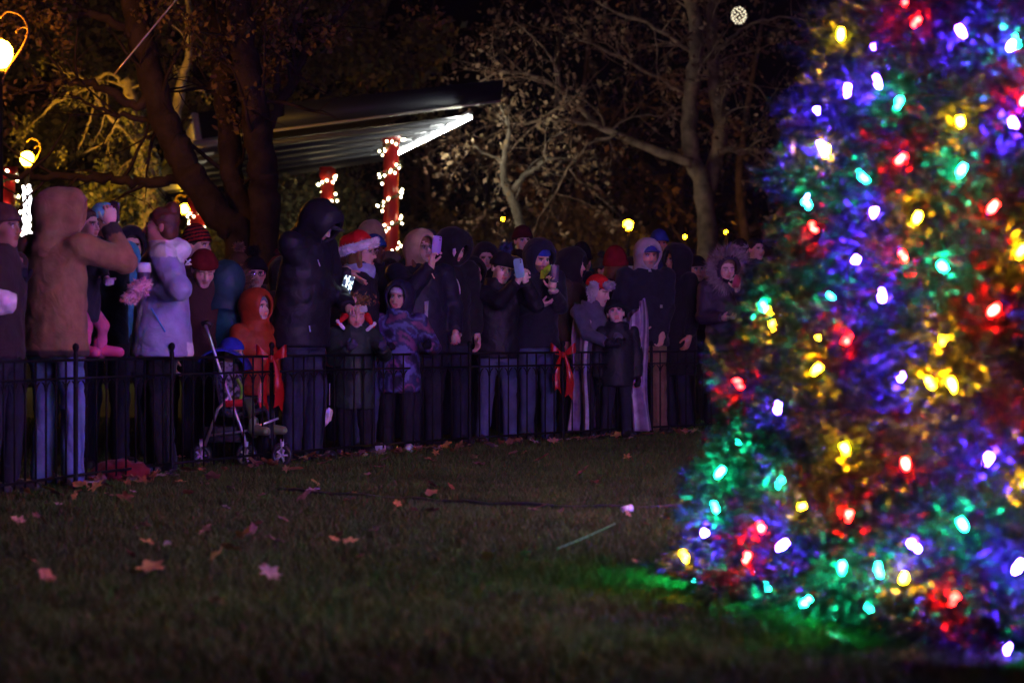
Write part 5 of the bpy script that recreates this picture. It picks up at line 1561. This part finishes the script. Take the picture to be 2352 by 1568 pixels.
person('person carrying the pink coated child on the shoulders', 962, 590, 30.0, 0, hat=.0, h=1.62, coat=(.04, .03, .03), gear=[('hair', dict(col=(.04, .02, .01)))], vox=.03)
person('person in a pink and white bobble hat far behind the brown beanie', 1070, 552, 29.0, 10, hat=.08, coat=(.06, .04, .04), gear=[('hair', dict(col=(.03, .02, .01))), ('beanie', dict(col=(.6, .42, .38))), ('pom', dict(col=(.8, .6, .55)))], vox=.03)
# --- trapper hat, child and blanket
person('person in red trapper hat with grey fur hugging a child', 1362, 622, 21.15, 34, hat=.055, coat=(.085, .085, .125), hem=.42, fat=1.2, trou=(.02, .02, .03), head=(28, 14, 0), skin=(.70, .45, .37),
       gear=[('hair', dict(col=(.06, .03, .015))), ('trapper', dict(col=(.62, .02, .02), col2=(.42, .41, .45)))], RA=(1392, 785, -.3), LA=(1425, 792, -.30), hands=('relax', 'relax'), glove=(.03, .03, .04), vox=.015, closed=True)
person('small child in black beanie gazing up, wrapped in the hugging arms', 1418, 682, 21.02, 6, hat=.035, child=True, coat=(.014, .016, .020), hem=.38, fat=1.1, cm='nylon', head=(-6, -16, -6), mouth='open', skin=(.74, .48, .40),
       gear=[('hair', dict(col=(.03, .02, .01))), ('beanie', dict(col=(.014, .02, .022)))], vox=.015, glove=(.014, .016, .02), hands=('fist', 'fist'))
def blanket():
    n, k = 150, 30
    c = P(1400, 770, 21.22); t = np.linspace(-.30, 1.30, n) * math.pi
    u = np.linspace(0, 1, n)
    fold = .035 * np.sin(u * 62) + .02 * np.sin(u * 101 + 1)
    V = []; C = []
    top = np.interp(u, [0, .10, .22, .35, .5, .65, .78, .90, 1], [1.02, 1.12, 1.17, 1.08, 1.0, 1.08, 1.20, 1.22, 1.00])
    top = top + .02 * np.sin(u * 40)
    cols = np.array([(.46, .40, .48), (.15, .11, .18), (.33, .26, .38), (.10, .07, .12), (.40, .34, .43), (.20, .14, .24)])
    for j in range(k):
        v = j / (k - 1)
        rr = (.33 + fold * (.3 + .9 * v)) * (1 - .16 * (1 - v) ** 3) + .03 * np.sin(v * 5 + u * 9)
        z = .07 + (top - .07) * (1 - v)
        V.append(np.stack([c[0] - rr * np.cos(t), c[1] + .02 + .36 * np.sin(t) * (rr / .33), z], 1))
        C.append(cols[(np.arange(n) // 3) % 6])
    F = np.array([[j * n + i, j * n + i + 1, (j + 1) * n + i + 1, (j + 1) * n + i] for j in range(k - 1) for i in range(n - 1)])
    o = mk('blanket', np.vstack(V), F, 'wool', None, np.vstack(C))
    md = o.modifiers.new('thickness', 'SOLIDIFY'); md.thickness = .012
    tag(o, 'purple grey striped blanket draped round the trapper hat person and child', 'blanket')
blanket()
person('person in round dark red knit hat seen from behind, next to the cap man', 1414, 573, 22.2, 160, hat=.035, coat=(.03, .015, .018), gear=[('long', dict(col=(.14, .05, .02))), ('beanie', dict(col=(.19, .010, .014), tall=.03))], vox=.02, hs=1.12)
# --- man with blue cap and grey hood
_, q = person('bearded man in blue cap under a pale grey hood, tan trousers', 1484, 546, 21.95, 14, hat=.035, coat=(.014, .015, .026), hem=.46, fat=1.2, trou=(.22, .13, .07), tm='fabric', head=(4, 8, 0), skin=(.66, .39, .29), beard=(.34, .24, .20),
       gear=[('hair', dict(col=(.2, .15, .12))), ('cap', dict(col=(.04, .06, .30))), hood((.42, .38, .40), s=1.04, wide=1.14, mat='fabric')], vox=.015, RA=(1462, 740, -.2), LA=(1520, 770, -.1))
patch([(1516, 700), (1522, 700), (1522, 707), (1516, 707)], surf_D(q, 1519, 703), 'chest_patch', (.4, .33, .3), par=_)
patch([(1489, 619), (1494, 617), (1497, 624), (1490, 624)], surf_D(q, 1493, 622), 'zip_pull', (.5, .45, .45), par=_)
hcw = q['loc'][1] - .128
for seg in ([(1480, 560), (1486, 558), (1486, 566), (1480, 565)], [(1488, 558), (1494, 560), (1493, 566), (1488, 566)]):
    patch(seg, hcw, 'cap_emblem', (.7, .68, .75), par=_)
person('person in bright blue hat and blue coat behind the cap man', 1514, 529, 25.5, 10, hat=.03, coat=(.03, .05, .14), gear=[('hair', dict(col=(.02, .012, .01))), ('beanie', dict(col=(.035, .06, .32), tall=.015)), ('scarf', dict(col=(.05, .06, .12)))], skin=(.5, .25, .15), vox=.026)
person('person in black beanie turned left, face lit orange', 1556, 563, 23.2, -60, hat=.03, coat=(.010, .010, .014), fat=1.25, hem=.3, gear=[('hair', dict(col=(.01, .01, .01))), hood((.010, .010, .014), s=1.12, wide=1.1)], skin=(.5, .26, .16), vox=.022)
# --- woman with the fur hood
_, q = person('woman in a long plum coat with a wide pale fur hood reading her phone', 1664, 572, 22.75, 8, hat=.06, coat=(.040, .026, .050), hem=.22, puff=.006, cm='nylon', fat=1.12, flare=1.1, coatname='coat', head=(6, 10, 0), skin=(.74, .48, .42), closed=True,
       gear=[('hair', dict(col=(.22, .13, .08))), hood((.045, .03, .055), s=1.1, wide=1.2), ('furring', dict(col=(.34, .27, .29), len=.10, r=1.16)), ('scarf', dict(col=(.02, .02, .03)))], LA=(1694, 668, -.3), RA=(1660, 730, -.25), hands=('relax', 'grip'), vox=.016, hdir=(None, (-.1, -.2, 1)))
phone(1692, 646, 22.38, 'small red-backed phone of the woman in the fur hood', (.5, .05, .10), rot=(10, 12, 20), w=.07, h=.12)
person('person with pale headphones band behind the fur hood', 1700, 543, 26.0, 170, hat=.03, coat=(.02, .018, .025), gear=[('hair', dict(col=(.02, .012, .012))), ('band', dict(col=(.45, .36, .36)))], vox=.03)
person('person with short black hair beside the pale headphones band', 1735, 545, 26.3, 30, hat=.015, coat=(.02, .016, .02), gear=[('hair', dict(col=(.012, .01, .01)))], vox=.03)
person('person with ginger hair close behind the fur hood', 1640, 585, 25.0, -150, hat=.015, coat=(.05, .03, .03), gear=[('long', dict(col=(.22, .09, .04)))], vox=.03)
FILL = [(1010, 575, 24.5, 'navy bobble hat', (.02, .025, .05)), (1385, 580, 26.0, 'grey green bobble hat', (.06, .08, .06)), (1435, 588, 27.0, 'mustard bobble hat', (.28, .17, .03)), (1165, 566, 26.5, 'slate blue bobble hat', (.05, .06, .10)), (1275, 578, 25.5, 'rust bobble hat', (.20, .06, .02)), (925, 590, 27.0, 'plum bobble hat', (.08, .02, .05)), (1590, 575, 26.5, 'charcoal bobble hat', (.03, .03, .035)), (1290, 590, 29.0, 'cream bobble hat', (.40, .34, .26)), (1480, 600, 30.0, 'black bobble hat', (.012, .012, .014)), (640, 575, 23.0, 'wine red bobble hat', (.12, .015, .03)), (1345, 592, 31.0, 'teal bobble hat', (.03, .10, .11))]
for px, tp, D, nm, c in FILL:
    person('person wearing a %s in the rear of the crowd' % nm, px, tp, D, float(rng.uniform(-60, 60)), hat=.075, coat=tuple(rng.uniform(.012, .05, 3)), gear=[('hair', dict(col=(.03, .02, .012))), ('beanie', dict(col=c)), ('pom', dict(col=c, r=.035))], vox=.03, group='rear rows of the crowd')

SEC = [(650, 590, 19.2, 20, 'black balaclava hood behind the tall man', 'hood', (.012, .012, .014)), (768, 580, 20.2, 60, 'brown felt beanie between tall man and Santa hat', 'beanie', (.07, .04, .025)), (936, 590, 20.6, -20, 'dark green beanie behind the laughing boy', 'beanie', (.02, .05, .03)), (1082, 590, 20.9, 30, 'black zipped hood beside the drawstring sweatshirt', 'hood', (.010, .010, .012)), (1180, 590, 21.8, -30, 'grey hood behind the pale blue phone', 'hood', (.05, .05, .055)), (1285, 596, 22.6, 40, 'burgundy beanie behind the dark phone', 'beanie', (.08, .012, .02)), (1452, 590, 23.2, -20, 'dark brown hood left of the cap man', 'hood', (.03, .018, .012)), (1600, 585, 23.6, 10, 'black beanie left of the fur hood', 'beanie', (.012, .012, .014)), (1540, 600, 24.6, 0, 'steel blue beanie behind the cap man', 'beanie', (.05, .07, .10)), (410, 560, 18.9, 30, 'olive hood behind the ski jacket woman', 'hood', (.04, .04, .02)), (300, 520, 17.4, 20, 'black fleece hood between toddler and bun', 'hood', (.012, .012, .014))]
for px, tp, D, fc, nm, kd, c in SEC:
    person('person in a ' + nm, px, tp, D, fc, hat=.03, coat=tuple(rng.uniform(.008, .02, 3)), fat=1.15, gear=[('hair', dict(col=(.03, .02, .012))), (kd, dict(col=c))], vox=.026, group='second row of the crowd')

# ------------------------------------------------------------------ stroller with baby
SD = 16.85
def stroller():
    o0 = np.array([(545 - 1176) * SD / K, SD, 0])
    root = empty('stroller', o0); tag(root, 'folding stroller with blue hood and silver frame behind the fence', 'stroller')
    AL = (.62, .60, .66)
    for dy in (-.2, .2):
        q = lambda a, b: P(a, b, SD + dy) - o0
        m = MB(); m.tube([q(470, 742), q(482, 775), q(505, 850), q(560, 1000), q(566, 1030)], [.012] * 5, 7, AL); m.build('handle_tube', 'metal', root)
        m = MB(); m.tube([q(545, 890), q(500, 940), q(468, 1030)], [.011] * 3, 7, AL); m.build('rear_leg', 'metal', root)
        m = MB(); m.tube([q(480, 1000), q(562, 990), q(640, 960)], [.009] * 3, 6, AL); m.build('side_bar', 'metal', root)
        m = MB(); m.tube([q(463, 745), q(476, 740), q(487, 748)], [.018] * 3, 7, (.02, .02, .02)); m.build('grip', 'plastic', root)
        for wx, wy in ((462, 1036), (566, 1040), (648, 1034)):
            for ww in (-.025, .025):
                a = np.linspace(0, 2 * np.pi, 17)
                c = q(wx, wy); c[2] = .075
                m = MB(); m.tube(np.stack([c[0] + .058 * np.cos(a), np.full(17, c[1] + ww), c[2] + .058 * np.sin(a)], 1), .016, 6, (.03, .03, .035), cap=False)
                w = m.build('wheel', 'plastic', root)
                m = MB()
                for k in range(5):
                    e = k * 2 * np.pi / 5
                    m.tube([[c[0], c[1] + ww, c[2]], [c[0] + .05 * math.cos(e), c[1] + ww, c[2] + .05 * math.sin(e)]], .007, 5, (.5, .5, .56))
                m.build('spokes', 'plastic', w)
            m = MB(); c = q(wx, wy); m.tube([[c[0], c[1], .075], [c[0] - .0, c[1], .17]], .014, 6, (.55, .55, .6)); m.build('fork', 'plastic', root)
    a = P(520, 850, SD) - o0
    t = np.linspace(rad(-20), rad(120), 12); s = np.linspace(-.2, .2, 9)
    V = np.array([[a[0] - .02 + (.20 - .5 * y * y) * math.cos(u + .5), y, a[2] - .02 + (.18 - .4 * y * y) * math.sin(u + .5)] for u in t for y in s])
    F = np.array([[i * 9 + j, i * 9 + j + 1, (i + 1) * 9 + j + 1, (i + 1) * 9 + j] for i in range(11) for j in range(8)])
    o = mk('canopy', V, F, 'nylon', root, (.03, .04, .32)); o.modifiers.new('t', 'SOLIDIFY').thickness = .01
    p = [P(505, 850, SD), P(512, 900, SD), P(530, 945, SD), P(575, 940, SD), P(620, 935, SD), P(628, 1000, SD)]
    p = smooth_line(np.array(p) - o0, 20)
    V = np.vstack([p + [0, y, -.03 * math.cos(y / .2 * 1.5)] for y in np.linspace(-.19, .19, 7)])
    F = np.array([[i * 20 + j, i * 20 + j + 1, (i + 1) * 20 + j + 1, (i + 1) * 20 + j] for i in range(6) for j in range(19)])
    o = mk('seat', V, F, 'fabric', root, (.03, .035, .05)); o.modifiers.new('t', 'SOLIDIFY').thickness = .02
    b = P(545, 925, SD) - o0
    m = MB(); m.tube(smooth_line([[b[0] - .06, -.2, b[2]], [b[0] + .1, -.17, b[2] + .01], [b[0] + .13, 0, b[2] + .01], [b[0] + .1, .17, b[2] + .01], [b[0] - .06, .2, b[2]]], 20), .026, 8, (.5, .02, .025)); m.build('bumper_bar', 'fabric', root)
    m = MB(); m.tube(smooth_line([P(545, 870, SD - .16) - o0, P(556, 895, SD - .18) - o0, P(552, 920, SD - .18) - o0], 10), .012, 6, (.25, .6, .05)); m.build('strap', 'fabric', root)
    # basket
    c = P(520, 1010, SD) - o0
    m = MB(); m.box((c[0], 0, .17), (.26, .34, .012), col=(.03, .03, .035)); m.box((c[0], -.17, .22), (.26, .01, .10), col=(.03, .03, .035)); m.box((c[0], .17, .22), (.26, .01, .10), col=(.03, .03, .035)); m.build('basket', 'fabric', root, smooth=False)
stroller()
zs_ = float(P(0, 945, SD)[2])
lg = [(np.array([sx * .06, 0, .17]), np.array([sx * .07, -.2, .17]), np.array([sx * .07, -.25, -.03])) for sx in (-1, 1)]
person('baby in grey camouflage suit and blue cap sitting in the stroller', 532, 828, SD - .03, 60, hat=.02, z0=zs_ - .10, h=.60, child=True, hs=.88, coatfn=lambda n, V: noisecol(V, 16, [(.08, .08, .10), (.22, .2, .25), (.05, .05, .07), (.3, .28, .34)]), hem=.12, fat=1.5, legs=lg, trou=(.06, .08, .03), tm='fabric', shoe=(.16, .2, .10), gear=[('beanie', dict(col=(.03, .04, .40))), ('hair', dict(col=(.1, .05, .02)))], glove=(.3, .28, .34), hands=('fist', 'fist'), vox=.012)
# white strap hanging behind the fence
m = MB(); m.tube(smooth_line([P(757, 880, 17.9), P(757, 930, 17.9)], 6), .004, 4, (.5, .5, .52)); o = m.build('hanging_mitten', 'fabric')
root = o; tag(o, 'pale mitten dangling on a string behind the fence below the elf hat child', 'mitten')
def fm(p): return smin(ell(p, (0, 0, 0), (.032, .018, .05)), cone(p, (-.01, 0, -.04), (-.03, 0, -.085), .022, .014), .02) + wrinkle(p, .004, 2, 3)
V, F = nets(fm, (-.08, -.05, -.13), (.07, .05, .08), .008)
mk('mitten', V + P(755, 950, 17.9), F, 'wool', o, (.62, .58, .68))

# ------------------------------------------------------------------ thin haze added to imitate lens glow round the lamps
m = bpy.data.materials.new('glow_haze'); m.use_nodes = True
n = m.node_tree; n.nodes.clear()
out = n.nodes.new('ShaderNodeOutputMaterial'); pv = n.nodes.new('ShaderNodeVolumePrincipled')
pv.inputs['Color'].default_value = (.8, .8, .85, 1); pv.inputs['Density'].default_value = .0002; pv.inputs['Anisotropy'].default_value = .3
n.links.new(pv.outputs[0], out.inputs['Volume'])
V, Q = box((0, 50, 9.), (170, 120, 20))
o = mk('haze', V, Q, m, None, None, smooth=False); tag(o, 'thin haze added over the park for lens-like glow round the lamps', 'haze', kind='stuff')
SC.cycles.volume_step_rate = 4
